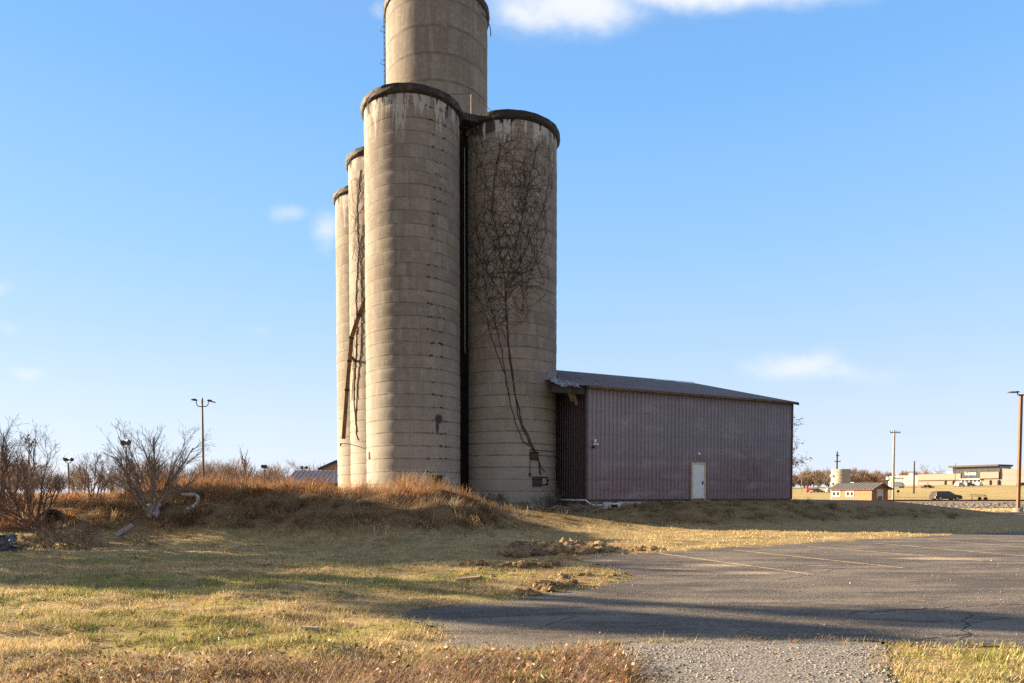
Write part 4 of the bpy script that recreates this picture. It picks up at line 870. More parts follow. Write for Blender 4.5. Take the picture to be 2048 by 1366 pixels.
# ------------------------------------------------------------------ vehicles
tyreM = plain('tyre_rubber', (0.02, 0.02, 0.02), 0.85); rimM = plain('alloy_rim', (0.45, 0.45, 0.45), 0.4, 0.6); glassM = plain('tinted_glass', (0.03, 0.035, 0.04), 0.08, 0, 0.1, 1, spec=0.8)
lampR = plain('red_tail_lamp', (0.35, 0.02, 0.02), 0.3); lampW = plain('clear_head_lamp', (0.7, 0.7, 0.68), 0.2)
def car(name, x, y, rz, label, col, cat='car', L=4.6, Wd=1.85, Hh=1.65, suv=True, group='cars parked by the stores', z=None, hood=0.30):
    e = empty(name, (x, y, hz(x, y) if z is None else z), label, cat, group, rz)
    paint = plain(name + '_paint', col, 0.32, 0.1, 0.06, 1, spec=0.6)
    h = L / 2; belt = Hh * 0.58
    if suv: side = [(-h, 0.35), (-h + 0.04, 0.75), (-h + 0.12, belt), (-h + 0.30, Hh * 0.93), (-h + 0.85, Hh), (h * 0.08, Hh * 0.985), (h * 0.52, belt + 0.07), (h * 0.86, belt - 0.02), (h - 0.03, belt - 0.22), (h, 0.4), (h - 0.1, 0.26), (-h + 0.1, 0.26)]
    else: side = [(-h, 0.4), (-h + 0.05, belt - 0.05), (-h * 0.68, belt + 0.03), (-h * 0.36, Hh * 0.97), (-h * 0.02, Hh), (h * 0.18, Hh * 0.95), (h * 0.48, belt), (h * 0.9, belt - 0.14), (h, 0.55), (h - 0.06, 0.26), (-h + 0.1, 0.26)]
    mb = MB(); n = len(side); vs = []
    for s_ in (-1, -0.86, 0.86, 1):
        for (px, pz) in side:
            tuck = 0.0 if pz <= belt + 0.05 else (pz - belt) / (Hh - belt) * 0.16
            inset = 0.05 if abs(s_) == 1 else 0.0
            yy = s_ * (Wd / 2) * (1 - tuck); cx = px * (1 - inset * 0.4); vs.append((cx, yy, pz - (0.02 if abs(s_) == 1 and pz > belt else 0)))
    fs = [tuple(range(n)), tuple(reversed(range(3 * n, 4 * n)))]
    for r0 in range(3):
        for i in range(n): fs.append((r0 * n + i, (r0 + 1) * n + i, (r0 + 1) * n + (i + 1) % n, r0 * n + (i + 1) % n))
    mb.add(vs, fs); body = mb.build('body', paint, e, fix=True, bevel=0.04)
    for s_ in (-1, 1):
        mb = MB(); y0 = s_ * (Wd / 2 + 0.006); y1 = s_ * (Wd / 2 * 0.872)
        if suv: q = [(-h + 0.42, belt + 0.05, y0), (h * 0.40, belt + 0.05, y0), (h * 0.10, Hh * 0.92, y1), (-h + 0.55, Hh * 0.92, y1)]
        else: q = [(-h * 0.55, belt + 0.05, y0), (h * 0.40, belt + 0.05, y0), (h * 0.16, Hh * 0.92, y1), (-h * 0.30, Hh * 0.92, y1)]
        mb.slab([(a, c_, b) for a, b, c_ in (q if s_ < 0 else q[::-1])], 0.02); mb.build('side_window', glassM, e)
    xw = h * (0.52 if suv else 0.48); xr = h * (0.10 if suv else 0.18)
    mb = MB(); mb.slab([(xw - 0.02, -Wd * 0.40, belt + 0.08), (xw - 0.02, Wd * 0.40, belt + 0.08), (xr + 0.06, Wd * 0.36, Hh * 0.96), (xr + 0.06, -Wd * 0.36, Hh * 0.96)], 0.02); mb.build('windscreen', glassM, e)
    for sx in (-0.62, 0.60):
        for s_ in (-1, 1):
            rw = 0.36 if suv else 0.32; cc = (sx * h, s_ * (Wd / 2 - 0.1), rw)
            mb = MB(); mb.tube([(cc[0], cc[1] - 0.12, rw), (cc[0], cc[1] + 0.12, rw)], rw, 18); w = mb.build('wheel', tyreM, e)
            mb = MB(); mb.tube([(cc[0], cc[1] + s_ * 0.10, rw), (cc[0], cc[1] + s_ * 0.135, rw)], rw * 0.66, 14); mb.build('rim', rimM, w)
    for s_ in (-1, 1):
        MB().box((h - 0.06, s_ * Wd * 0.36, belt - 0.24), (0.1, 0.34, 0.13)).build('headlight', lampW, e); MB().box((-h + 0.05, s_ * Wd * 0.40, belt - 0.1), (0.08, 0.2, 0.26)).build('tail_light', lampR, e)
    return e
X = xat(1887.5, 117, 0.4); car('passing_car', X, 116.5, -0.03, 'dark brown estate car driving along the road below the stores', (0.05, 0.042, 0.036), 'car', 4.6, 1.9, 1.62, True, 'cars on the road', z=0.315)
Y = 255; car('parked_car', xat(1855, Y), Y, 0.0, 'black saloon car parked in front of the long beige store wall', (0.015, 0.015, 0.017), 'car', 4.4, 1.8, 1.3, False)
Y = 262; car('parked_car', xat(1919, Y), Y, 0.5, 'silver grey car in front of the left end of the store entrance', (0.42, 0.43, 0.44), 'car', 4.4, 1.8, 1.5, True)
Y = 264; car('parked_car', xat(1937, Y), Y, 0.4, 'dark grey car parked under the middle of the glass store entrance', (0.09, 0.095, 0.10), 'car', 4.5, 1.8, 1.5, True)
Y = 263; car('parked_car', xat(1957, Y), Y, 0.7, 'white car at the right end of the store entrance', (0.70, 0.70, 0.70), 'car', 4.4, 1.8, 1.5, True)
Y = 262; car('parked_car', xat(2046, Y), Y, 0.1, 'black car by the far right wall of the store behind the lamp post', (0.02, 0.02, 0.022), 'car', 4.6, 1.8, 1.4, False)
Y = 228; car('parked_car', xat(1619, Y), Y, 1.1, 'small red car parked beyond the end of the barn', (0.42, 0.025, 0.03), 'car', 3.9, 1.7, 1.45, True, 'cars parked beyond the barn')
Y = 226; car('parked_car', xat(1633, Y), Y, 0.3, 'black car parked next to the small red car', (0.02, 0.02, 0.022), 'car', 4.4, 1.8, 1.35, False, 'cars parked beyond the barn')
Y = 224; car('parked_car', xat(1656, Y), Y, 1.4, 'silver car half hidden by the round concrete tank', (0.48, 0.48, 0.47), 'car', 4.6, 1.85, 1.65, True, 'cars parked beyond the barn')
# delivery van
Y = 268; X = xat(1792, Y); van = empty('delivery_van', (X, Y, hz(X, Y)), 'white delivery van parked at the pharmacy wall behind the utility pole', 'van')
mb = MB(); mb.box((-0.5, 0, 1.5), (4.2, 2.0, 2.1)); mb.build('cargo_body', whitem, van, bevel=0.06)
mb = MB(); mb.prism([(1.6, -0.95), (2.9, -0.9), (2.9, 0.9), (1.6, 0.95)], 0.45, 1.55); mb.box((2.0, 0, 1.8), (0.8, 1.8, 0.6)); mb.build('cab', whitem, van, bevel=0.05)
MB().box((2.1, 0, 1.82), (0.64, 1.84, 0.4)).build('cab_window', glassM, van)
for sx in (-1.7, 2.1):
    for s_ in (-1, 1): MB().tube([(sx, s_ * 0.82 - 0.12, 0.4), (sx, s_ * 0.82 + 0.12, 0.4)], 0.4, 16).build('wheel', tyreM, van)
# flat trailer on the verge
Y = 113.5; X = xat(1956, Y, 0.6); tr = empty('flat_trailer', (X, Y, 0.315), 'small empty flat trailer standing on the road behind the dark car', 'trailer')
MB().box((0, 0, 0.78), (2.1, 1.4, 0.1)).build('deck', plain('dark_trailer_deck', (0.06, 0.045, 0.035), 0.8), tr)
mb = MB(); mb.bar((-1.2, 0, 1.05), (1.2, 0.0, 0.95), 0.06); mb.bar((-0.9, 0, 0.8), (-1.2, 0, 1.05), 0.05); mb.bar((1.0, 0, 0.8), (1.25, 0, 0.95), 0.05); mb.build('rail', tar, tr)
for s_ in (-1, 1): MB().tube([(0.75, s_ * 0.72 - 0.09, 0.31), (0.75, s_ * 0.72 + 0.09, 0.31)], 0.31, 14).build('wheel', tyreM, tr)
MB().bar((-1.0, 0, 0.74), (-1.0, 0, 0.0), 0.08).build('jockey_leg', black_steel, tr)
Y = 150; X = xat(1796, Y); zz = hz(X, Y); sg = empty('road_sign', (X, Y, zz), 'small dark green sign on a thin post on the grass slope', 'sign')
MB().tube([(0, 0, 0), (0, 0, 1.2)], 0.03, 6).build('post', grey_steel, sg); H = zat(982.5, Y) - zz; MB().tube([(0, -0.03, H), (0, -0.07, H)], 0.3, 18).build('panel', plain('dark_green_panel', (0.025, 0.045, 0.03), 0.6), sg)
# open canopy behind the shed
Y = 150; X0, X1 = xat(1701, Y), xat(1779, Y); zz = hz((X0 + X1) / 2, Y); zt = zat(964.5, Y)
cn_ = empty('open_canopy', ((X0 + X1) / 2, Y, zz), 'long low open canopy on posts behind the roof of the orange shed', 'canopy')
w_ = X1 - X0; MB().box((0, 0, zt - zz - 0.06), (w_, 2.6, 0.14)).build('roof', plain('pale_canopy_roof', (0.36, 0.33, 0.29), 0.7), cn_)
cpost = plain("canopy_post", (0.42, 0.38, 0.33), 0.7)
for k in range(8): MB().box((-w_ / 2 + 0.2 + k * (w_ - 0.4) / 7, -1.1, (zt - zz - 0.14) / 2), (0.14, 0.14, zt - zz - 0.14)).build('post', cpost, cn_)
MB().box((0, 0.9, (zt - zz) * 0.45), (w_ - 0.4, 0.1, (zt - zz) * 0.8)).build('back_panel', plain('dark_canopy_back', (0.05, 0.045, 0.04), 0.8), cn_)

# ------------------------------------------------------------------ the store
R0 = Vector((xat(1998, 282), 282, 0)); sd = Vector((-16, 30, 0)).normalized() * 1.0     # along the front, away from the viewer
sd = (Vector((xat(1836, 312), 312, 0)) - R0); SLEN = sd.length; sd.normalize()
zst = zat(973, 282)
store = empty('store', (R0.x, R0.y, zst), 'wide beige store with a tall glass entrance under a dark flat roof', 'store', rz=math.atan2(sd.y, sd.x))
srz = math.atan2(sd.y, sd.x)
def st_x(px):
    k = ray(px, HZ); k = k[0] / k[1]; return (k * R0.y - R0.x) / (sd.x - k * sd.y)
def st_z(px, py): return zat(py, R0.y + st_x(px) * sd.y) - zst
stone = plain('beige_store_wall', (0.215, 0.182, 0.155), 0.85, 0, 0.06, 0.4); pale = plain('cream_store_wall', (0.285, 0.255, 0.235), 0.85, 0, 0.05, 0.3); brownT = plain('dark_brown_roof_edge', (0.075, 0.05, 0.04), 0.7)
storeglass = plain('store_glass', (0.055, 0.065, 0.066), 0.12, 0, 0.25, 0.5, spec=0.7)
# local frame: x along the front (away), y: in front is +y or -y
fr = Matrix.Rotation(-srz, 3, 'Z') @ Vector((-sd.y, sd.x, 0)); fsg = 1 if (Vector((-sd.y, sd.x, 0)).dot(Vector((-R0.x, -R0.y, 0))) > 0) else -1
def fb(mb, p0, p1, py0, py1, y0, y1, pxr=None):
    xa, xb = st_x(p0), st_x(p1); pm = (p0 + p1) / 2 if pxr is None else pxr
    z0, z1 = (st_z(pm, py1) if py1 is not None else -0.6), st_z(pm, py0)
    mb.box(((xa + xb) / 2, fsg * (y0 + y1) / 2, (z0 + z1) / 2), (abs(xb - xa), abs(y1 - y0), z1 - z0))
mb = MB(); fb(mb, 1836, 1998, 957, None, -9.0, 0.0); mb.build('wall', stone, store)
mb = MB(); fb(mb, 1836, 1922, 948, 960, -9.0, 0.6); fb(mb, 1961, 1998, 944, 956.5, -9.02, 0.6); mb.build('fascia', plain('tan_fascia_panel', (0.23, 0.19, 0.16), 0.8, 0, 0.05), store)
mb = MB(); fb(mb, 1836.3, 1921.7, 960, 960.9, -0.05, 0.64); fb(mb, 1961.3, 1997.7, 956.5, 957.4, -0.05, 0.64); fb(mb, 1836, 1922, 947.4, 948, -8.0, 0.64); mb.build('fascia_edge', brownT, store)
mb = MB(); fb(mb, 1905, 1999.5, 934, 957, -8.0, 0.25); gl = mb.build('glass_front', storeglass, store)
mb = MB()
for k in range(9): p_ = 1906 + k * 11.4; fb(mb, p_ - 0.35, p_ + 0.35, 934.1, 956.9, 0.25, 0.34)
fb(mb, 1905.3, 1999, 943.6, 944.2, 0.25, 0.33); fb(mb, 1905.3, 1999, 937.6, 938.0, 0.25, 0.33); mb.build('mullion', brownT, gl)
mb = MB(); fb(mb, 1901, 2001, 930.4, 933.7, -9.0, 2.2); mb.build('canopy_roof', brownT, store)
mb = MB()
for p_ in (1890, 1906, 1980, 1996): fb(mb, p_ - 1.0, p_ + 1.0, 960.2, None, 0.05, 0.55)
mb.build('pillar', brownT, store)
mb = MB(); fb(mb, 1922, 1962, 958.8, None, -0.02, 0.1); dg = mb.build('entrance_doors', storeglass, store)
mb = MB()
for p_ in (1922.5, 1930, 1938, 1946, 1954, 1961.5): fb(mb, p_ - 0.5, p_ + 0.5, 959, None, 0.1, 0.2)
fb(mb, 1922, 1962, 957.6, 959.2, 0.0, 1.2); mb.build('door_frame', plain('white_door_frame', (0.62, 0.62, 0.6), 0.6), dg)
mb = MB(); fb(mb, 1888, 1904, 943.5, 948, -4, -2); mb.build('rooftop_unit', whitem, store)

def sign_text(txt, name, mat, parent, loc, size, rz, depth=0.06, bold=0.022):
    cu = bpy.data.curves.new(name, 'FONT'); cu.body = txt; cu.size = size; cu.extrude = depth; cu.align_x = 'CENTER'; cu.offset = size * bold
    tmp = bpy.data.objects.new(name, cu); COL.objects.link(tmp); dg_ = bpy.context.evaluated_depsgraph_get(); me = bpy.data.meshes.new_from_object(tmp.evaluated_get(dg_)); bpy.data.objects.remove(tmp)
    me.materials.clear(); me.materials.append(mat); o = bpy.data.objects.new(name, me); link(o, parent); o.location = loc; o.rotation_euler = (PI / 2, 0, rz); return o
# words read left to right for someone facing the front: local x runs away (to the left), so turn the text round
xm = (st_x(1930) + st_x(1953)) / 2; zz = st_z(1941, 950)
trz = PI if fsg > 0 else 0
sign_text('home', 'lettering', plain('white_letters', (0.85, 0.85, 0.85), 0.5), store, (xm, fsg * 0.5, zz), 2.15 * abs(st_x(1930) - st_x(1953)) / 5.0, trz, 0.06, 0.02)
# pharmacy wing
P1 = R0 + sd * (SLEN + 0.2); pd = Vector((xat(1778, 326), 326, 0)) - P1; PL = pd.length; pd.normalize(); prz = math.atan2(pd.y, pd.x)
ph = empty('pharmacy', (P1.x, P1.y, zst), 'pale cream flat roofed pharmacy wing left of the beige store', 'shop', rz=prz)
psg = 1 if (Vector((-pd.y, pd.x, 0)).dot(-P1) > 0) else -1
zt = zat(952, 318) - zst
MB().box((PL / 2, -psg * 6, zt / 2 - 0.5), (PL, 12, zt + 1)).build('wall', pale, ph)
MB().box((PL / 2, -psg * 6, zt + 0.08), (PL + 0.1, 12.15, 0.16)).build('parapet', plain('parapet_cap', (0.40, 0.36, 0.30), 0.8), ph)
def ph_x(px):
    k = ray(px, HZ); k = k[0] / k[1]; return (k * P1.y - P1.x) / (pd.x - k * pd.y)
xa, xb = ph_x(1786.5), ph_x(1807); sign_text('pharmacy', 'lettering', plain('dark_blue_letters', (0.03, 0.035, 0.06), 0.6), ph, ((xa + xb) / 2, psg * 0.06, zat(958, 322) - zst), 0.235 * abs(xa - xb) * 1.05, PI if psg > 0 else 0, 0.06, 0.045)
MB().box((PL * 0.4, -psg * 4, zt + 0.6), (2.0, 2, 1.0)).build('rooftop_unit', whitem, ph)
MB().box((ph_x(1775), psg * 0.2, zat(956.5, 326) - zst), (abs(ph_x(1772.5) - ph_x(1777.5)), 0.4, 1.3)).build('sign_panel', plain('blue_sign', (0.16, 0.33, 0.55), 0.5), ph)
xa, xb = ph_x(1793), ph_x(1832); MB().box(((xa + xb) / 2, psg * 0.5, 0.35), (abs(xa - xb), 0.5, 0.7)).build('planter', plain('dark_planter', (0.10, 0.07, 0.05), 0.85), ph)
# right wing
P2 = R0 - sd * 0.3; rd = Vector((0.66, -0.75, 0)).normalized(); rw = empty('store_wing', (P2.x, P2.y, zst), 'plain cream flat roofed store wing at the right behind the brown lamp post', 'store', rz=math.atan2(rd.y, rd.x))
zt = zat(938, 281) - zst
MB().box((19, 6.2, zt / 2 - 0.5), (38, 12, zt + 1)).build('wall', pale, rw); MB().box((19, 6.2, zt + 0.08), (38.2, 12.2, 0.16)).build('parapet', ph.children[1].data.materials[0], rw)
for k in (0.33, 0.66): MB().box((19, 0.185, zt * k), (38, 0.03, 0.05)).build('wall_joint', stone, rw)
MB().box((14, -0.2, 1.2), (6, 0.8, 2.4)).build('loading_door', brownT, rw)
# ------------------------------------------------------------------ bare trees and shrubs
def bark(name, col, var=0.3): return plain(name, col, 0.9, 0, var, 7, 0.3)
barkM = bark('grey_brown_bark', (0.155, 0.115, 0.085)); barkD = bark('dark_twig_bark', (0.16, 0.10, 0.072)); barkR = bark('reddish_twig_bark', (0.20, 0.115, 0.07))
def unit(v): return v / (np.linalg.norm(v) + 1e-9)
def limb(rng, p, d, L, r, seg, wander, lift):
    pts = [p.copy()]; d = d.copy()
    for i in range(seg):
        d = unit(d + rng.normal(0, wander, 3) + np.array((0, 0, lift))); p = p + d * L / seg; pts.append(p.copy())
    return pts, d
def grow(mb, mbt, rng, p, d, L, r, depth, spec, level=0):
    """spec: list of (children, length ratio, spread, wander, lift) per level"""
    ch, ratio, spread, wander, lift = spec[level]
    seg = 5 if level == 0 else (4 if level == 1 else 3)
    pts, dl = limb(rng, p, d, L, r, seg, wander, lift); rad = [max(0.003, r * (1 - 0.62 * i / seg)) for i in range(seg + 1)]
    (mbt if level == 0 else mb).tube(pts, rad, 7 if level == 0 else (5 if level == 1 else 3), cap=False)
    if level + 1 >= len(spec): return
    for k in range(ch):
        t = rng.uniform(0.25 if level else 0.35, 1.0); i = min(seg - 1, int(t * seg)); f = t * seg - i
        q = pts[i] * (1 - f) + pts[i + 1] * f; ax = unit(pts[i + 1] - pts[i]); side = unit(np.cross(ax, rng.normal(0, 1, 3)))
        s_ = spread * rng.uniform(0.6, 1.25); nd = unit(ax * math.cos(s_) + side * math.sin(s_))
        grow(mb, mbt, rng, q, nd, L * ratio * rng.uniform(0.6, 1.2) * (1.15 - 0.5 * t), max(0.003, rad[i] * 0.55), depth, spec, level + 1)
def bare_tree(name, label, cat, loc, H, r, spec, seed, mat, group=None, lean=(0, 0, 1), rz=0, sc=1.0):
    rng = np.random.default_rng(seed); e = empty(name, loc, label, cat, group, rz); mb, mt_ = MB(), MB()
    grow(mb, mt_, rng, np.array((0, 0, -0.2)), unit(np.array(lean, float)), H, r, 0, spec)
    mt_.build('trunk', mat, e, smooth=True); mb.build('crown', mat, e); e.scale = (sc,) * 3; return e
def shrub(name, label, loc, stems, L, r, spec, seed, mat, fan, bias=(0, 0), group=None):
    rng = np.random.default_rng(seed); e = empty(name, loc, label, 'shrub', group); mb, mt_ = MB(), MB()
    for k in range(stems):
        az = rng.uniform(0, 2 * PI); tl = fan * math.sqrt(rng.uniform(0.02, 1)); d = np.array((math.sin(tl) * math.cos(az) + bias[0], 0.7 * math.sin(tl) * math.sin(az) + bias[1], math.cos(tl)))
        grow(mb, mt_, rng, np.array((rng.normal(0, 0.12), rng.normal(0, 0.10), -0.15)), unit(d), L * rng.uniform(0.65, 1.08), r * rng.uniform(0.6, 1.15), 0, spec)
    mt_.build('stem', mat, e, smooth=True); mb.build('twigs', mat, e); return e
def gpos(px, Y): X = xat(px, Y); return (X, Y, hz(X, Y))

SP_SH = [(9, 0.42, 0.55, 0.10, 0.05), (5, 0.55, 0.55, 0.12, 0.06), (2, 0.6, 0.6, 0.14, 0.05), (0, 0, 0, 0.15, 0.03)]
shrub('bare_shrub', 'large bare shrub with many upright stems fanning out beside the white plastic debris', gpos(304, 22.3), 17, 2.75, 0.038, SP_SH, 3, bark('pale_shrub_bark', (0.25, 0.18, 0.13)), 0.78)
shrub('bare_shrub', 'dark leaning bare shrub with arching twigs at the left edge above the blue tarp', gpos(72, 21.0), 15, 2.3, 0.036, SP_SH, 8, barkD, 0.95, (-0.38, 0))
shrub('bare_shrub', 'tangled dense bare shrub behind the leaning one at the left edge', gpos(12, 23.5), 11, 2.5, 0.034, SP_SH, 18, barkD, 0.75, (0.0, 0))
shrub('bare_shrub', 'low dark bramble tangle around the old tyre at the foot of the bank', gpos(105, 19.4), 18, 1.15, 0.018, [(6, 0.6, 0.7, 0.28, -0.10), (3, 0.6, 0.7, 0.3, -0.08), (1, 0.6, 0.6, 0.3, -0.05), (0, 0, 0, 0.3, 0)], 23, barkD, 1.35)
SP_BR = [(7, 0.6, 0.7, 0.28, -0.10), (4, 0.6, 0.7, 0.3, -0.08), (2, 0.6, 0.6, 0.3, -0.05), (0, 0, 0, 0.3, 0)]
shrub('bramble_tangle', 'low bramble tangle spilling over the blue tarp at the left edge', gpos(30, 18.6), 16, 1.0, 0.015, SP_BR, 24, barkD, 1.4)
shrub('bramble_tangle', 'low bramble tangle along the foot of the bank right of the old tyre', gpos(170, 19.2), 16, 0.95, 0.015, SP_BR, 25, barkD, 1.4)
shrub('bramble_tangle', 'low bramble tangle half covering the white plastic on the bank', gpos(345, 21.2), 12, 0.85, 0.014, SP_BR, 26, barkR, 1.3)
shrub('bare_shrub', 'thin reddish brush on the sunlit bank between the two big shrubs', gpos(190, 24.0), 12, 1.5, 0.02, SP_SH, 31, barkR, 0.8)
shrub('bare_shrub', 'low tangled brush under the wide bare shrub by the grey plank', gpos(285, 20.6), 12, 0.95, 0.016, [(6, 0.6, 0.7, 0.25, -0.06), (3, 0.6, 0.7, 0.3, -0.06), (1, 0.6, 0.6, 0.3, -0.05), (0, 0, 0, 0.3, 0)], 37, barkD, 1.3)

SP_TREE = [(9, 0.55, 0.75, 0.05, 0.02), (6, 0.55, 0.65, 0.10, 0.06), (5, 0.55, 0.6, 0.14, 0.06), (3, 0.6, 0.6, 0.16, 0.05), (0, 0, 0, 0.15, 0)]
SP_UP = [(12, 0.40, 0.62, 0.03, 0.0), (6, 0.45, 0.5, 0.10, 0.18), (3, 0.5, 0.5, 0.12, 0.15), (0, 0, 0, 0.12, 0.1)]
SP_SPREAD = [(7, 0.75, 0.7, 0.06, 0.0), (7, 0.6, 0.6, 0.10, 0.08), (5, 0.55, 0.6, 0.14, 0.05), (3, 0.55, 0.6, 0.16, 0.03), (0, 0, 0, 0.15, 0)]
twigM = bark('winter_twig_brown', (0.21, 0.155, 0.115), 0.2); twigR = bark('winter_twig_russet', (0.23, 0.135, 0.08), 0.2)
def tree_at(px, ytop, Y, label, spec, seed, mat=twigM, name='bare_tree', r=0.02, frac=0.68, group='bare trees beyond the bank', lean=(0, 0, 1)):
    X = xat(px, Y); zb = hz(X, Y); H = (zat(ytop, Y) - zb)
    return bare_tree(name, label, 'tree', (X, Y, zb), H * frac, H * r, spec, seed, mat, group, lean)
tree_at(495, 898, 78, 'pollarded upright bare tree left of the single box floodlight', SP_UP, 41, r=0.03, frac=0.85)
tree_at(447, 915, 84, 'small crooked bare tree right of the tall lamp post with curved arms', SP_TREE, 42)
tree_at(430, 925, 70, 'scraggly bare sapling at the foot of the tall lamp post', SP_UP, 47, frac=0.8)
tree_at(566, 917, 92, 'fine twigged round bare tree left of the ribbed metal roof', SP_SPREAD, 43)
tree_at(596, 915, 98, 'fine twigged bare tree standing just behind the ribbed metal roof', SP_SPREAD, 44)
tree_at(170, 916, 66, 'bushy bare tree right of the twin floodlight pole at far left', SP_SPREAD, 45)
tree_at(208, 930, 70, 'low drooping bare tree between the two far floodlight poles', SP_SPREAD, 46)
tree_at(52, 872, 48, 'tall dark bare tree with a few curled leaves at its top near the left edge', SP_UP, 48, barkM, frac=0.85)
tree_at(18, 862, 52, 'tall dense bare tree at the left edge behind the shrubs', SP_TREE, 49, barkM)
tree_at(375, 925, 88, 'bare tree showing through the right side of the fanned shrub', SP_TREE, 50)
tree_at(285, 928, 90, 'bare tree showing through the left side of the fanned shrub', SP_SPREAD, 51)
tree_at(1563, 852, 62, 'bare tree with clinging brown leaves peeping past the far corner of the barn', SP_SPREAD, 52, barkD, group='bare trees beyond the barn', r=0.016)
tree_at(1603, 926, 270, 'pale wide bare tree standing alone beyond the barn corner', SP_SPREAD, 53, twigM, group='bare trees beyond the barn', r=0.018)
tree_at(1660, 926, 275, 'bare tree rising behind the round concrete tank', SP_TREE, 54, twigM, group='bare trees beyond the barn')
tree_at(1814, 936, 345, 'bare tree over the roof of the pale pharmacy wing', SP_TREE, 55, twigR, group='bare trees behind the store')
tree_at(1850, 928, 350, 'broad russet twigged tree over the left part of the beige store roof', SP_SPREAD, 56, twigR, group='bare trees behind the store')
tree_at(1872, 929, 356, 'round russet twigged tree nearest the glass entrance roof', SP_SPREAD, 57, twigR, group='bare trees behind the store')
tree_at(2026, 931, 345, 'bare tree over the roof of the cream wing by the brown lamp post', SP_SPREAD, 58, twigR, group='bare trees behind the store')
X = xat(1855.6, 245); bt = bare_tree('small_conifer', 'narrow rust brown young tree in front of the beige store wall', 'tree', (X, 245, hz(X, 245)), 2.7, 0.07, [(34, 0.24, 1.1, 0.02, 0.0), (6, 0.5, 0.6, 0.1, 0.05), (0, 0, 0, 0.1, 0)], 60, twigR)
# woods so far off that they read as one mass
def wood(name, label, spots, seed, mats, H0, wid, n_tw):
    rng = np.random.default_rng(seed); Vv, Tt, Cc = [], [], []
    n0 = 0
    for (x, y, H) in spots:
        zb = hz(x, y) - 0.3; k = int(n_tw * rng.uniform(0.7, 1.3)); rad = H * rng.uniform(0.28, 0.45)
        q = rng.normal(0, 1, (k, 3)); q /= np.linalg.norm(q, axis=1, keepdims=True); q *= rng.uniform(0.15, 1, (k, 1)) ** 0.5
        cpt = np.stack([q[:, 0] * rad, q[:, 1] * rad, H * 0.60 + q[:, 2] * H * 0.40], 1)
        d = np.stack([q[:, 0] * 0.8, q[:, 1] * 0.8, np.abs(q[:, 2]) * 0.5 + 0.75], 1) + rng.normal(0, 0.35, (k, 3)); d /= np.linalg.norm(d, axis=1, keepdims=True)
        L = H * rng.uniform(0.10, 0.26, (k, 1)); s_ = np.cross(d, rng.normal(0, 1, (k, 3))); s_ /= np.linalg.norm(s_, axis=1, keepdims=True); w = wid * rng.uniform(0.5, 1.5, (k, 1))
        b = cpt + np.array((x, y, zb)); V3 = np.stack([b - d * L / 2 - s_ * w, b - d * L / 2 + s_ * w, b + d * L / 2], 1).reshape(-1, 3)
        # trunk and main limbs
        m_ = 9; aa = rng.uniform(0, 2 * PI, m_); sp = rng.uniform(0.05, 0.55, m_); dd = np.stack([np.sin(sp) * np.cos(aa), np.sin(sp) * np.sin(aa), np.cos(sp)], 1); bb = np.array((x, y, zb)) + np.stack([np.zeros(m_), np.zeros(m_), H * rng.uniform(0.0, 0.35, m_)], 1)
        sx = np.cross(dd, rng.normal(0, 1, (m_, 3))); sx /= np.linalg.norm(sx, axis=1, keepdims=True)
        V4 = np.stack([bb - sx * wid * 2.2, bb + sx * wid * 2.2, bb + dd * H * 0.6], 1).reshape(-1, 3)
        V3 = np.concatenate([V3, V4]); col = np.array(mats[rng.integers(len(mats))]) * rng.uniform(0.8, 1.2)
        Vv.append(V3); Cc.append(np.repeat(col[None] * rng.uniform(0.7, 1.3, (len(V3) // 3, 1)), 3, 0)); n0 += len(V3)
    Vv = np.concatenate(Vv); Cc = np.concatenate(Cc); o = np_mesh(name, Vv, np.arange(len(Vv)).reshape(-1, 3), leafM, Cc)
    return tag(o, label, 'woodland', kind='stuff')
leafM = leafy('tinted_twigs', trans=0.1); bladeM = leafy('tinted_blades', trans=0.3)
rg = np.random.default_rng(77)
sp = [(xat(px, Y), Y, zat(yt, Y) - 1.0) for px, Y, yt in zip(rg.uniform(-500, 700, 150), rg.uniform(100, 170, 150), rg.uniform(912, 946, 150))]
wood('distant_woods', 'belt of bare scrub far off beyond the bank at the left', sp, 5, [(0.24, 0.18, 0.14), (0.19, 0.14, 0.105), (0.26, 0.20, 0.16), (0.23, 0.13, 0.08)], 0, 0.035, 420)
def ytop_r(px): return 944 - 6 * math.sin((px - 1590) / 60.0) - (5 if 1800 < px < 1880 else 0)
sp = [(xat(px, Y), Y, zat(ytop_r(px) + q, Y) - hz(xat(px, Y), Y)) for px, Y, q in zip(rg.uniform(1480, 2200, 190), rg.uniform(335, 430, 190), rg.uniform(-5, 9, 190))]
wood('distant_woods', 'line of russet and grey bare woods on the skyline behind the stores', sp, 6, [(0.20, 0.135, 0.095), (0.17, 0.125, 0.095), (0.21, 0.165, 0.135), (0.18, 0.135, 0.11), (0.22, 0.125, 0.075)], 0, 0.10, 460)
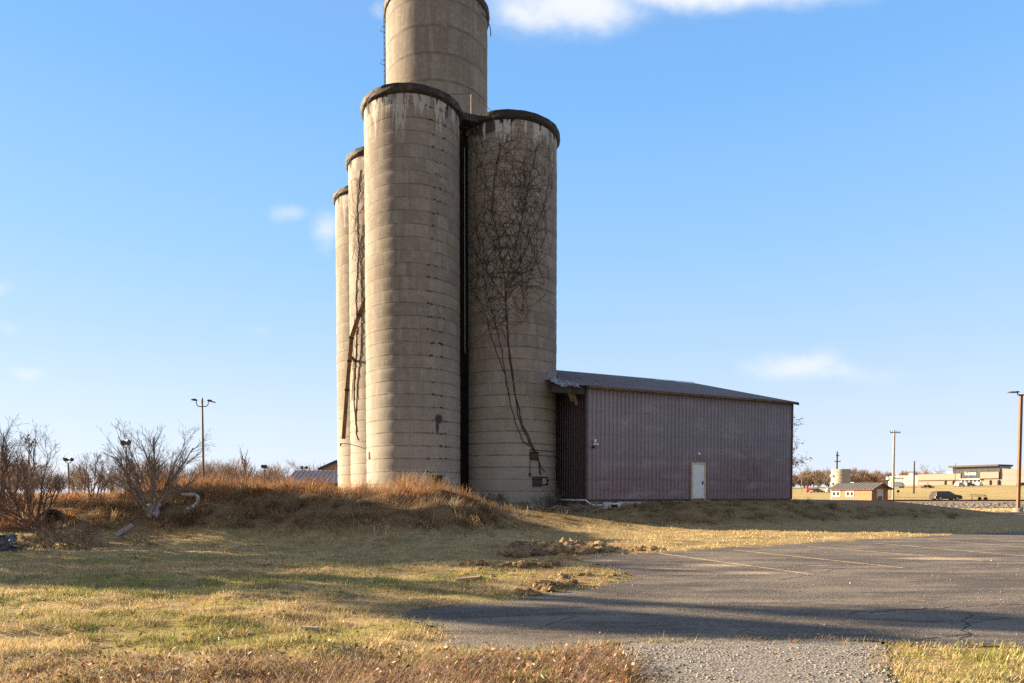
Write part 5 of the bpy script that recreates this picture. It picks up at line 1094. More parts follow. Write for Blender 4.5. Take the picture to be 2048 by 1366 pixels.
# clinging leaves on two of the trees
def leaf_mesh(name, pts, size, cols, rng, mat, parent=None):
    k = len(pts); d = rng.normal(0, 1, (k, 3)); d /= np.linalg.norm(d, axis=1, keepdims=True); s_ = np.cross(d, rng.normal(0, 1, (k, 3))); s_ /= np.linalg.norm(s_, axis=1, keepdims=True)
    L = size * rng.uniform(0.6, 1.3, (k, 1)); V = np.stack([pts - d * L, pts - s_ * L * 0.5, pts + d * L, pts + s_ * L * 0.5], 1).reshape(-1, 3); i = np.arange(k)[:, None] * 4
    col = np.array(cols)[rng.integers(0, len(cols), k)] * rng.uniform(0.7, 1.25, (k, 1))
    return np_mesh(name, V, np.concatenate([i + np.array((0, 1, 2)), i + np.array((0, 2, 3))]), mat, np.repeat(col, 4, 0), parent)
for o in list(COL.objects):
    if o.get('label', '').startswith(('bare tree with clinging', 'tall dark bare tree with a few')):
        tw = [c_ for c_ in o.children if c_.name.startswith('crown')][0]; v = np.array([p.co[:] for p in tw.data.vertices]); big = 'clinging' in o['label']
        v = v[v[:, 2] > v[:, 2].max() * (0.45 if big else 0.8)]; rgl = np.random.default_rng(3); pk = v[rgl.integers(0, len(v), 900 if big else 60)] + rgl.normal(0, 0.12, (900 if big else 60, 3))
        leaf_mesh('leaves', pk, 0.09 if big else 0.10, [(0.13, 0.085, 0.05), (0.09, 0.06, 0.04)], rgl, leafM, o)
# trees and a pole standing left of the lawn; their long shadows cross it
for i, (x, y, H, sp_, sd_) in enumerate(((-27.5, 17.7, 6.4, SP_UP, 78), (-22.0, 16.8, 5.6, SP_UP, 79), (-23.0, 18.4, 6.6, SP_UP, 80), (-25.5, 19.4, 4.0, SP_SPREAD, 71), (-29.0, 21.4, 4.6, SP_SPREAD, 72), (-21.5, 21.6, 4.4, SP_SPREAD, 73), (-24.0, 23.6, 5.2, SP_SPREAD, 74), (-19.0, 19.6, 3.3, SP_SPREAD, 75))):
    bare_tree('bare_tree', ('straight', 'straight young', 'tallest straight', 'broad', 'slender', 'low bushy', 'middling', 'smallest')[i] + ' bare tree in the row along the edge of the lawn', 'tree', (x, y, hz(x, y)), H, 0.22, [(k0 + 3, a_, b_, c_, d_) if j < 4 else (k0, a_, b_, c_, d_) for j, (k0, a_, b_, c_, d_) in enumerate(sp_)], sd_, barkM, 'trees along the edge of the lawn')
pineM, t_, P_ = material('pine_needles'); t_.put(P_.inputs['Base Color'], t_.attr('tint')); P_.inputs['Roughness'].default_value = 0.8
for i, (x, y, z0, z1, r_) in enumerate(((-25.0, 16.5, 6.6, 8.6, 0.75), (-24.0, 17.6, 7.6, 11.0, 0.75), (-24.5, 24.4, 4.2, 6.9, 1.1), (-25.2, 26.1, 4.3, 7.4, 1.1), (-26.3, 28.0, 4.6, 7.6, 1.0), (-20.5, 17.3, 1.9, 4.4, 0.38), (-21.0, 19.3, 2.2, 4.6, 0.42), (-19.6, 15.6, 2.0, 4.2, 0.34), (-22.0, 21.2, 2.4, 5.2, 0.4))):  # pines added out of view, crowns shaped to shade bank, lawn and asphalt
    z_ = hz(x, y); o = empty('shade_pine', (x, y, z_), ('narrow added pine with a small high crown', 'tallest narrow added pine', 'added pine with a broad drooping crown', 'added pine with a full rounded crown', 'rearmost added pine', 'slender young added pine', 'slender young added pine with the fullest crown', 'smallest slender young added pine', 'tallest slender young pine')[i] + ' added out of view left of the lawn for its shade', 'tree', 'unseen pines added for their shade')
    MB().tube([(0, 0, -0.3), (0.05, 0, z1 * 0.5), (0, 0, z1)], [0.13, 0.10, 0.03], 8).build('trunk', barkM, o)
    rp_ = np.random.default_rng(90 + i); k = 1300 if i < 2 else (900 if i > 4 else 2600); q = rp_.normal(0, 1, (k, 3)); q /= np.linalg.norm(q, axis=1, keepdims=True); q *= rp_.random((k, 1)) ** 0.4; cl_ = rp_.normal(0, 0.5, (40, 3)); q = q * 0.75 + cl_[rp_.integers(0, 40, k)] * 0.5
    leaf_mesh('crown', np.stack([q[:, 0] * r_ * 1.2, q[:, 1] * r_, (z0 + z1) / 2 + q[:, 2] * (z1 - z0) / 2], 1), 0.17, [(0.05, 0.075, 0.03), (0.07, 0.09, 0.035)], rp_, pineM, o)
X, Y = -30.0, 19.5; o = empty('utility_pole', (X, Y, hz(X, Y)), 'wooden pole standing beside the trees at the edge of the lawn', 'utility pole'); MB().tube([(0, 0, -0.3), (0, 0, 6), (0, 0, 11)], [0.2, 0.17, 0.13], 10).build('pole', woodM, o)

# ------------------------------------------------------------------ lamps beyond the bank
darkpole = plain('dull_brown_pole', (0.13, 0.085, 0.06), 0.7, 0.1, 0.2)
X, Y = xat(407.5, 56), 56; zb = hz(X, Y); H = zat(796, Y) - zb; k = Y / F
lp2 = empty('street_lamp', (X, Y, zb), 'tall lamp post with two curved arms beyond the grassy bank', 'street lamp')
MB().tube([(0, 0, -0.2), (0, 0, H * 0.6), (0, 0, H - 0.4)], [0.10, 0.085, 0.06], 10).build('pole', darkpole, lp2)
MB().lathe([(0.07, -0.45), (0.075, -0.1), (0.05, 0), (0.0, 0.03)], 10, c=(0, 0, H)).build('finial', darkpole, lp2)
for s_, zt_, hx in ((-1, 801, -20.5), (1, 802, 25)):
    ze = zat(zt_, Y) - zb; za = zat(813, Y) - zb
    pts = [(0, 0, za), (s_ * 7 * k, 0, za), (s_ * 11 * k, 0, za + 3.0 * k), (s_ * 12.3 * k, 0, ze - 2 * k), (s_ * 12.5 * k, 0, ze)]
    MB().tube(pts, 0.04, 7, ).build('arm', darkpole, lp2)
    mb = MB(); mb.bar((s_ * 11.5 * k, 0, ze + 0.02), (hx * k * 0.98, 0, ze + (0.05 if s_ < 0 else -0.10)), 0.36, 0.09); mb.bar((s_ * 12 * k, 0, ze + 0.05), (s_ * 18 * k, 0, ze + (0.08 if s_ < 0 else 0.02)), 0.22, 0.14); mb.build('lamp_head', headM, lp2)
def flood(px, ytop, Y, label, heads):
    X = xat(px, Y); zb = hz(X, Y); H = zat(ytop, Y) - zb; e = empty('floodlight_pole', (X, Y, zb), label, 'floodlight'); k = Y / F
    MB().tube([(0, 0, -0.2), (0, 0, H - 0.35)], 0.085, 8).build('pole', darkpole, e)
    if len(heads) > 1: MB().tube([(heads[0][0] * k, 0, H - 0.05), (heads[0][0] * k, 0, H - 0.25), (0, 0, H - 0.40), (heads[-1][0] * k, 0, H - 0.25), (heads[-1][0] * k, 0, H - 0.05)], 0.05, 6).build('bracket', darkpole, e)
    else: MB().tube([(0, 0, H - 0.4), (0, 0, H - 0.1)], 0.06, 6).build('bracket', darkpole, e)
    for dx, w, h, rz in heads:
        mb = MB(); mb.box((dx * k, 0, H + h * k / 2 - 0.1), (w * k, 0.45, h * k), m=Matrix.Rotation(rz, 3, 'Z') @ Matrix.Rotation(-0.3, 3, 'X')); mb.build('lamp_head', headM, e, bevel=0.02)
    return e
flood(138, 920, 80, 'low twin floodlight pole above the bare scrub at far left', ((-5, 7, 5, 0.2), (5.5, 8, 6, -0.6)))
flood(254, 888, 72, 'twin floodlight pole standing behind the large fanned shrub', ((-6, 7, 8, 0.1), (3.5, 10, 10, -0.5)))
flood(529, 934, 84, 'short pole with one wide box floodlight left of the metal roof', ((0, 11, 5, 0),))
flood(608, 936, 100, 'small twin floodlight peeping over the ribbed metal roof', ((-3.5, 5, 4.5, 0.2), (5, 3.5, 5, -0.9)))

# ------------------------------------------------------------------ buildings beyond the silos
Y = 62; xl, xr = xat(577, Y), xat(720, Y); z0 = 1.0; zr = zat(941, Y + 3); ze = zat(967, Y)
bd = empty('low_building', (xl, Y, z0), 'low building with a ribbed grey metal roof showing over the bank left of the silos', 'building')
mb = MB(); L = xr - xl; ribM = plain('pale_ribbed_roof', (0.26, 0.225, 0.215), 0.5, 0.2, 0.15, 3)
ribbed(mb, (-0.35, -0.3, ze - z0), (1, 0, 0), Vector((0, -(zr - ze), 3.3)).normalized(), Vector((0, 3.3, zr - ze)), L + 0.5, 1.0, pitch=0.42, rib=0.07)
mb.add([(-0.35, 3.0, zr - z0), (L + 0.15, 3.0, zr - z0), (L + 0.15, 6.4, ze - z0), (-0.35, 6.4, ze - z0)], [(0, 1, 2, 3)]); mb.build('roof', ribM, bd)
mb = MB(); mb.box((L / 2, 3.05, (ze - z0) / 2), (L, 6, ze - z0 - 0.04)); mb.build('wall', plain('brown_low_wall', (0.16, 0.11, 0.09), 0.8), bd)
mb = MB(); mb.slab([(0, 0.06, ze - z0 - 0.02), (0, 3.0, zr - z0 - 0.06), (0, 6.0, ze - z0 - 0.02)], 0.05); mb.build('gable', bd.children[1].data.materials[0], bd)
Y = 76; xl, xr = xat(642.5, Y), xat(730, Y); zt0, zt1 = zat(938, Y), zat(924, Y)
b2 = empty('tall_building', (xl, Y, 1.0), 'brown building with a sloping roof line just left of the rearmost silo', 'building')
xp = xat(674, Y) - xl; L = xr - xl
mb = MB(); poly = [(0, 0), (L, 0), (L, zt0 - 1.0), (L - xp, zt1 - 1.0), (xp, zt1 - 1.0), (0, zt0 - 1.0)]; n = 6
mb.add([(p[0], 0, p[1]) for p in poly] + [(p[0], 9, p[1]) for p in poly], [tuple(range(n)), tuple(reversed(range(n, 2 * n)))] + [(i, n + i, n + (i + 1) % n, (i + 1) % n) for i in range(n)])
mb.build('wall', plain('brown_building_wall', (0.30, 0.19, 0.13), 0.85, 0, 0.1), b2, fix=True)
mb = MB(); mb.bar((-0.3, -0.1, zt0 - 1.05), (xp, -0.1, zt1 - 0.92), 0.3, 0.12, up=(0, -1, 0)); mb.bar((xp, -0.1, zt1 - 0.92), (L - xp, -0.1, zt1 - 0.92), 0.3, 0.12, up=(0, -1, 0)); mb.build('roof_edge', trimm, b2)
MB().tube([(xp * 0.1, 0.5, zt0 - 1.0), (xp * 0.1, 0.5, zt0 - 0.2)], 0.04, 6).build('vent_pipe', grey_steel, b2)

# ------------------------------------------------------------------ dead vines
vineM = plain('dead_black_vine', (0.03, 0.023, 0.021), 0.9, 0, 0.4, 8)
vineL = plain('dead_brown_vine', (0.10, 0.07, 0.05), 0.9, 0, 0.4, 8)
def vine(S, label, stems, walkers, seed, th_rng, z_rng, mat, root_z, name='dead_vine'):
    cx, cy, r = S; e = empty(name, (cx, cy, root_z), label, 'vine'); rng = np.random.default_rng(seed); mbs, mbt = MB(), MB()
    def P(th, z, off): return ((r + off) * math.cos(th), (r + off) * math.sin(th), z - root_z)
    seeds = []
    for pts, rad in stems:
        sp_ = []
        for px, py in pts: p, an = on_silo(S, px, py); sp_.append((an, p.z))
        fine = []
        for i in range(len(sp_) - 1):
            for j in range(6):
                f = j / 6; fine.append((sp_[i][0] * (1 - f) + sp_[i + 1][0] * f + rng.normal(0, 0.010), sp_[i][1] * (1 - f) + sp_[i + 1][1] * f))
        fine.append(sp_[-1]); mbs.tube([P(a, z, 0.03) for a, z in fine], [rad * (1 - 0.5 * i / len(fine)) for i in range(len(fine))], 5)
        seeds += [(a, z) for a, z in fine if z > z_rng[0]]
    for k in range(walkers):
        a, z = seeds[rng.integers(len(seeds))]; a = a * r
        hd = rng.normal(0, 0.62); L = rng.uniform(1.0, 5.0); st = 0.16; turn = rng.normal(0, 0.05); pts = []; rad = rng.uniform(0.004, 0.0105)
        for i in range(int(L / st)):
            pts.append((a / r, z)); turn = 0.8 * turn + rng.normal(0, 0.10); hd += turn; hd *= 0.975
            a += st * math.sin(hd) * 1.0; z += st * math.cos(hd) * 0.9
            if z > z_rng[1] or not (th_rng[0] < a / r < th_rng[1]): break
            if z < z_rng[0] - 1.5: break
        if len(pts) > 3:
            mbt.tube([P(q, zz, 0.012 + 0.02 * rng.random()) for q, zz in pts], [rad * (1 - 0.6 * i / len(pts)) for i in range(len(pts))], 4, cap=False)
            seeds += pts[::2]
    mbs.build('main_stem', mat, e); mbt.build('tendrils', mat, e); return e
A0 = -PI / 2
vine(S2, 'mass of dead black vine covering the upper silo next to the barn',
     [([(1072, 915), (1066, 893), (1045, 850), (1030, 790), (1020, 720), (1014, 640), (1010, 560), (1000, 500), (985, 420), (990, 350), (1000, 290)], 0.032),
      ([(1071, 913), (1056, 880), (1035, 830), (1028, 770), (1018, 700), (1012, 620), (1012, 570), (1030, 500), (1045, 430), (1060, 350), (1075, 290)], 0.028),
      ([(1062, 893), (1048, 886), (1040, 870), (1022, 815), (1015, 770), (1003, 700), (990, 640), (976, 590), (966, 540), (955, 470), (950, 400), (955, 330)], 0.024),
      ([(1022, 815), (1010, 750), (985, 680), (970, 620), (950, 585), (940, 560)], 0.02),
      ([(1012, 590), (1035, 540), (1060, 480), (1085, 420), (1100, 350)], 0.02), ([(1010, 600), (985, 560), (960, 520), (940, 490)], 0.02), ([(1043, 630), (1046, 590), (1060, 550), (1085, 500)], 0.014)],
     470, 12, (A0 - 0.92, A0 + 1.12), (8.6, TOP - 0.4), vineM, 0.8)
vine(S3, 'thin dead vine climbing the sunlit silo behind the brown chute',
     [([(716, 880), (708, 800), (712, 720), (715, 660), (712, 600), (718, 500), (714, 420), (722, 340)], 0.035), ([(712, 850), (716, 760), (722, 700), (724, 620), (722, 540), (726, 450)], 0.03), ([(704, 800), (709, 740), (706, 680)], 0.02)],
     75, 13, (A0 - 1.15, A0 - 0.1), (7.0, TOP - 0.8), vineL, 0.9)
mb = MB(); o = empty('dead_vine', (S2[0], S2[1], 0.8), 'short dead vine runners hanging below the junction box on the vine covered silo', 'vine'); O = Vector(o.location)
for pts in (((1072, 912), (1078, 925), (1082, 950)), ((1076, 918), (1083, 935), (1090, 944)), ((1074, 905), (1080, 930), (1079, 948))): mb.tube([on_silo(S2, a, b, 0.05)[0] - O for a, b in pts], 0.02, 5)
mb.build('runners', vineM, o)
# ------------------------------------------------------------------ grasses
def blades(name, base, L, w, az, lean, bend, cols, K=2, mat=None, kind='stuff', label=None, cat=None, parent=None):
    N = len(base); dirv = np.stack([np.cos(az), np.sin(az)], 1); side = np.stack([-np.sin(az), np.cos(az), np.zeros(N)], 1)
    V = np.zeros((N, 2 * K + 1, 3), np.float32); p = base.copy()
    for i in range(K + 1):
        ww = (w * (1 - 0.75 * i / K))[:, None] * 0.5
        if i < K: V[:, 2 * i] = p - side * ww; V[:, 2 * i + 1] = p + side * ww
        else: V[:, 2 * K] = p
        an = lean + bend * (i + 0.5) / K; st = (L / K)
        p = p + np.stack([dirv[:, 0] * np.sin(an) * st, dirv[:, 1] * np.sin(an) * st, np.cos(an) * st], 1)
    tri = []
    for i in range(K - 1): tri += [(2 * i, 2 * i + 1, 2 * i + 3), (2 * i, 2 * i + 3, 2 * i + 2)]
    tri.append((2 * K - 2, 2 * K - 1, 2 * K)); tri = np.array(tri)
    T = (np.arange(N)[:, None, None] * (2 * K + 1) + tri[None]).reshape(-1, 3)
    C = np.repeat(cols[:, None, :], 2 * K + 1, 1).reshape(-1, 3)
    o = np_mesh(name, V.reshape(-1, 3), T, mat or bladeM, C, parent); return tag(o, label, cat, kind=kind) if not parent else o
def wedge(n, y0, y1, k=0.82, pw=1.0):
    Y = y0 + (y1 - y0) * RNG.random(n) ** pw; X = (RNG.random(n) * 2 - 1) * (k * Y + 0.6); return X, Y
def pick(table, n, rng=RNG):
    t = np.array(table); return t[rng.integers(0, len(t), n)] * rng.uniform(0.75, 1.25, (n, 1))
STRAW = [(0.64, 0.49, 0.25), (0.58, 0.43, 0.21), (0.48, 0.355, 0.18), (0.70, 0.56, 0.32), (0.40, 0.31, 0.175), (0.52, 0.43, 0.24)]
GREEN = [(0.26, 0.27, 0.07), (0.36, 0.34, 0.10), (0.46, 0.40, 0.14), (0.20, 0.22, 0.06)]
RUST = [(0.38, 0.19, 0.085), (0.33, 0.155, 0.065), (0.42, 0.24, 0.115), (0.28, 0.13, 0.06), (0.45, 0.29, 0.15)]
DUN = [(0.27, 0.19, 0.115), (0.33, 0.25, 0.155), (0.21, 0.14, 0.085), (0.38, 0.30, 0.19), (0.30, 0.20, 0.12), (0.16, 0.105, 0.065)]
PINK = [(0.47, 0.36, 0.27), (0.40, 0.28, 0.20), (0.58, 0.47, 0.36), (0.26, 0.155, 0.105), (0.42, 0.26, 0.18), (0.20, 0.12, 0.08)]
def lawn(n, y0, y1, Lr, wr, clump, pw=1.0):
    X, Y = wedge(n, y0, y1, pw=pw); g, e_, r_, d = masks(X, Y)
    cl = fbm(X * clump, Y * clump, 3)
    keep = (d > -0.02) & (RNG.random(n) > e_ * 0.85) & (RNG.random(n) > r_ * 0.9) & (RNG.random(n) < 0.12 + 1.3 * sm(0.36, 0.62, cl))
    keep |= (d > -0.16) & (d <= 0) & (RNG.random(n) < 0.10)
    X, Y, g, cl, d = X[keep], Y[keep], g[keep], cl[keep], d[keep]; m_ = len(X); Z = height(X, Y) - 0.006; Z = np.where(d < 0, 0.0, Z)
    L = RNG.uniform(*Lr, m_) * (0.35 + 1.3 * cl); w = RNG.uniform(*wr, m_)
    gr = (RNG.random(m_) < g * 0.8); cols = np.where(gr[:, None], pick(GREEN, m_), pick(STRAW, m_)); hb = sm(0.30, 0.6, height0(X, Y)) * sm(24, 27, Y); cols = np.where((RNG.random(m_) < hb * 0.85)[:, None], pick(DUN + [(0.15, 0.15, 0.07)], m_), cols)  # pad blades darker: the shadow there put into their colour
    tone = (0.72 + 0.56 * fbm(X * 0.8 + 50, Y * 1.3, 3))[:, None]
    return np.stack([X, Y, Z], 1), L, w, cols * tone
parts = [lawn(190000, 5.0, 9.5, (0.035, 0.105), (0.004, 0.010), 3.2), lawn(190000, 9.5, 16, (0.035, 0.09), (0.006, 0.012), 2.6), lawn(120000, 16, 34, (0.04, 0.10), (0.012, 0.026), 1.6)]
B, L, w, C = (np.concatenate([p[i] for p in parts]) for i in range(4)); n = len(B)
blades('lawn_grass', B, L, w, RNG.uniform(0, 2 * PI, n), RNG.uniform(0.1, 1.15, n), RNG.uniform(0.1, 1.0, n), C, 2, label='short dormant straw and green grass of the lawn', cat='grass')
# taller tufts, litter and twigs in the lawn
X, Y = wedge(1500, 5.4, 21, 0.8, 1.3); g, e_, r_, d = masks(X, Y); k = (d > 0.1) & (r_ < 0.4); X, Y, g = X[k], Y[k], g[k]; k = len(X); m_ = RNG.integers(14, 60, k); i = np.repeat(np.arange(k), m_); n = len(i)
sp_ = RNG.uniform(0.03, 0.14, k); x = X[i] + RNG.normal(0, 1, n) * sp_[i]; y = Y[i] + RNG.normal(0, 1, n) * sp_[i] * 0.7; grn = RNG.random(k) < 0.25; c0 = np.where(grn[:, None], pick(GREEN, k), pick(STRAW + DUN[:3], k))
blades('grass_tufts', np.stack([x, y, height(x, y) - 0.01], 1), RNG.uniform(0.04, 0.15, n), RNG.uniform(0.004, 0.011, n), RNG.uniform(0, 2 * PI, n), RNG.uniform(0.1, 1.2, n), RNG.uniform(0.2, 1.2, n), c0[i] * RNG.uniform(0.75, 1.25, (n, 1)), 3, label='taller shaggy tufts scattered through the short lawn', cat='grass')
# rank dead grass on the bank
def rank(nc):
    X, Y = wedge(nc, 16.5, 41, 0.85); _, _, r_, d = masks(X, Y); h = height0(X, Y); a_, b_ = to_barn(X, Y)
    padm = sm(0.08, 0.35, h) * (b_ < -0.3) * (X > -1) * (0.15 + 0.85 * sm(0.45, 0.62, fbm(X * 0.6, Y * 0.9, 3)))
    keep = (RNG.random(nc) < np.maximum(r_, padm * 0.8)) & (d > 0.3); low_ = padm[keep] > r_[keep]; X, Y, h = X[keep], Y[keep], h[keep]; k = len(X)
    up_ = sm(1.15, 1.65, h + 0.5 * (fbm(X * 0.9, Y * 0.9, 3) - 0.5)); lf = sm(-12, -15.5, X)
    m_ = RNG.integers(14, 60, k); lit_rust = (RNG.random(k) < np.maximum(0.10 + 0.8 * up_, 0.7 * lf)) & ~low_  # rust where sunlit, dun where shaded: light put into the blade colour
    az0 = 2 * PI * fbm(X * 0.35 + 11, Y * 0.35, 2) * 1.6 - 0.9 + RNG.normal(0, 0.9, k); le0 = RNG.uniform(0.35, 1.35, k); L0 = RNG.uniform(0.18, 0.62, k) * (0.8 + 0.3 * up_) * np.where(low_, 0.42, 1.0); rad = RNG.uniform(0.05, 0.22, k)
    face = sm(22.5, 20.0, Y); col0 = np.where(lit_rust[:, None], pick(RUST, k), np.where((RNG.random(k) < 0.55 * face)[:, None], pick(STRAW, k), np.where((low_ & (RNG.random(k) < 0.8))[:, None], pick([(0.22, 0.20, 0.12), (0.27, 0.24, 0.145), (0.16, 0.155, 0.085), (0.31, 0.26, 0.16)], k), pick(DUN, k)))) * RNG.uniform(0.65, 1.3, (k, 1)) * np.where(low_, 0.6, 1.0)[:, None]  # low pad clumps darkened: the cast shadow put into their colour
    i = np.repeat(np.arange(k), m_); n = len(i); x = X[i] + RNG.normal(0, 1, n) * rad[i]; y = Y[i] + RNG.normal(0, 1, n) * rad[i]
    B = np.stack([x, y, height(x, y) - 0.03], 1)
    return B, L0[i] * RNG.uniform(0.45, 1.35, n), RNG.uniform(0.008, 0.022, n), col0[i] * RNG.uniform(0.7, 1.3, (n, 1)), az0[i] + RNG.normal(0, 0.55, n), np.clip(le0[i] + RNG.normal(0, 0.3, n), 0.05, 1.6)
B, L, w, C, az, le = rank(12500); n = len(B)
blades('rank_grass', B, L, w, az, le, RNG.uniform(0.1, 1.3, n), C, 4, label='long matted dead grass in rust and dun covering the bank', cat='grass')
# upright wisps on the ridge and by the silo foot
def tuft(name, label, spots, n, Lr, cols, w=(0.006, 0.014), lean=0.45, fan=1.0, sd=0.25):
    Bs, Ls = [], []
    for (px, Y, k, hgt) in spots:
        X = xat(px, Y); m_ = int(n * k); x = RNG.normal(X, sd * fan, m_); y = RNG.normal(Y, sd, m_); Bs.append(np.stack([x, y, height(x, y) - 0.02], 1)); Ls.append(RNG.uniform(*Lr, m_) * hgt)
    B = np.concatenate(Bs); L = np.concatenate(Ls); m_ = len(B)
    return blades(name, B, L, RNG.uniform(*w, m_), RNG.normal(0.6, 0.9, m_), np.abs(RNG.normal(0.12, lean * 0.5, m_)), RNG.uniform(0.0, 0.7, m_), pick(cols, m_), 4, label=label, cat='grass')
tuft('tall_grass', 'tall orange dead grass standing at the foot of the foremost silo', [(px, 28.2, 1.0, 1.0) for px in (785, 800, 812, 824)] + [(838, 28.4, 0.7, 0.8), (770, 28, 0.5, 0.7), (848, 28.3, 0.35, 0.9)], 190, (0.55, 1.3), RUST[:3] + DUN[1:4:2], lean=0.4)
tuft('tall_grass', 'thin pale stalks of dead grass in front of the sunlit silo feet', [(px, 28.5, 1, 1) for px in (690, 705, 720, 745, 835, 845, 850)], 26, (0.7, 1.55), STRAW, (0.006, 0.011), 0.3)
tuft('tall_grass', 'ragged fringe of rust coloured grass along the top of the bank', [(px, 25.5 + 1.5 * math.sin(px), 1, 0.8 + 0.3 * math.sin(px * 0.7)) for px in range(130, 1010, 9)], 42, (0.22, 0.6), RUST + DUN[:2], (0.009, 0.018), 0.8, 1.3)
# matted dead growth at the very front
def front(n):
    X, Y = wedge(n, 4.6, 7.3, 0.9); d = np.minimum(sdist(LOTW[::3], X, Y), sdist(APRW[::3], X, Y)); cl = fbm(X * 1.3 + 8, Y * 1.3, 3)
    edge = 6.15 + 0.55 * sm(-1.6, 0.4, X) - 0.5 * sm(-2.2, -4.0, X); keep = (d > 0.0) & (Y < edge + 0.5 * (cl - 0.5)) & (X < 1.25) & (X > -5) & (RNG.random(n) < (0.25 + 0.75 * sm(-3.2, -1.0, X)) * sm(0.3, 0.55, cl))
    return X[keep], Y[keep], cl[keep]
X, Y, cl = front(120000); n = len(X); B = np.stack([X, Y, height(X, Y) - 0.01], 1)
blades('matted_grass', B, RNG.uniform(0.06, 0.26, n) * (0.5 + cl), RNG.uniform(0.003, 0.008, n), RNG.uniform(0, 2 * PI, n), RNG.uniform(0.6, 1.62, n), RNG.uniform(-0.2, 1.0, n), np.where((RNG.random(n) < 0.25)[:, None], pick(RUST, n), pick(PINK, n)), 3, label='tangled pinkish tan dead grass along the front edge of the lawn', cat='grass')
X, Y = RNG.uniform(2.6, 6.8, 9000), RNG.uniform(4.6, 6.9, 9000); d = np.minimum(sdist(LOTW[::3], X, Y), sdist(APRW[::3], X, Y)); k = (d > -0.02) & (fbm(X * 2, Y * 2, 3) > 0.48); X, Y = X[k], Y[k]; n = len(X)
blades('verge_grass', np.stack([X, Y, height(X, Y)], 1), RNG.uniform(0.02, 0.085, n), RNG.uniform(0.003, 0.007, n), RNG.uniform(0, 2 * PI, n), RNG.uniform(0.2, 1.4, n), RNG.uniform(0.1, 1, n), np.where((fbm(X * 2.4 + 7, Y * 3.0, 3) + RNG.normal(0, 0.06, n) > 0.5)[:, None], pick([(0.20, 0.23, 0.06), (0.26, 0.28, 0.08)], n), pick(RUST + DUN, n)), 2, label='green and rusty grass between the gravelly slab and the car park', cat='grass')
X, Y = RNG.uniform(0.6, 4.4, 16000), RNG.uniform(4.6, 7.4, 16000); da = sdist(APRW[::2], X, Y); k = (np.abs(da) < 0.22) & (fbm(X * 3.1, Y * 3.1, 3) > 0.50); X, Y = X[k], Y[k]; n = len(X)
blades('verge_grass', np.stack([X, Y, np.maximum(height(X, Y), 0.0)], 1), RNG.uniform(0.02, 0.10, n), RNG.uniform(0.003, 0.007, n), RNG.uniform(0, 2 * PI, n), RNG.uniform(0.2, 1.3, n), RNG.uniform(0.1, 1, n), np.where((RNG.random(n) < 0.3)[:, None], pick(GREEN, n), pick(PINK, n)), 2, label='thin weeds creeping in along the edges of the gravelly slab', cat='grass')
# grass on the slope below the stores
Xf, Yf = RNG.uniform(30, 230, 60000), RNG.uniform(54, 68, 60000); k = (Xf < 0.95 * Yf); Xf, Yf = Xf[k], Yf[k]; n = len(Xf)
blades('verge_grass', np.stack([Xf, Yf, height(Xf, Yf) - 0.01], 1), RNG.uniform(0.08, 0.18, n), RNG.uniform(0.04, 0.08, n), RNG.uniform(0, 2 * PI, n), RNG.uniform(0.1, 0.9, n), RNG.uniform(0.1, 0.8, n), pick(STRAW, n), 2, label='straw coloured grass strip between the car park and the railway gravel', cat='grass')

# fallen leaves, stones, clods
n = 5200; X, Y = wedge(n, 4.7, 8.0, 0.8); X2, Y2 = wedge(1500, 7.0, 16, 0.8); cl = fbm(X * 1.7 + 3, Y * 1.7, 3); d = sdist(LOTW[::3], X, Y); k = (X < 1.2) & (X > -4.6) & (d > 0) & (cl > 0.45) & (Y < 6.9 - 0.4 * RNG.random(n)); k2 = sdist(LOTW[::3], X2, Y2) > -0.3; X, Y = np.concatenate([X[k], X2[k2]]), np.concatenate([Y[k], Y2[k2]])
o = leaf_mesh('fallen_leaves', np.stack([X, Y, height(X, Y) + RNG.uniform(0.005, 0.07, len(X))], 1), 0.026, [(0.27, 0.085, 0.045), (0.36, 0.19, 0.10), (0.22, 0.12, 0.07), (0.40, 0.28, 0.17), (0.30, 0.13, 0.06)], RNG, leafM); tag(o, 'curled red and brown fallen leaves caught in the front grass', 'leaves', kind='stuff')
X, Y = wedge(5200, 4.7, 7.2, 0.85); d = np.minimum(sdist(LOTW[::3], X, Y), sdist(APRW[::3], X, Y)); k = (d > 0.0) & (X < 1.3) & (fbm(X * 1.3 + 8, Y * 1.3, 3) > 0.42) & (Y < 6.75 - 0.35 * sm(-1.6, -4, X)); X, Y = X[k], Y[k]
o = leaf_mesh('leaf_litter', np.stack([X, Y, height(X, Y) + RNG.uniform(0.01, 0.12, len(X))], 1), 0.024, [(0.44, 0.33, 0.23), (0.34, 0.22, 0.14), (0.52, 0.42, 0.31), (0.22, 0.12, 0.075), (0.30, 0.13, 0.07), (0.16, 0.09, 0.06)], RNG, leafM); tag(o, 'tan and brown shrivelled leaf litter matted into the dead grass at the front', 'leaf litter', kind='stuff')
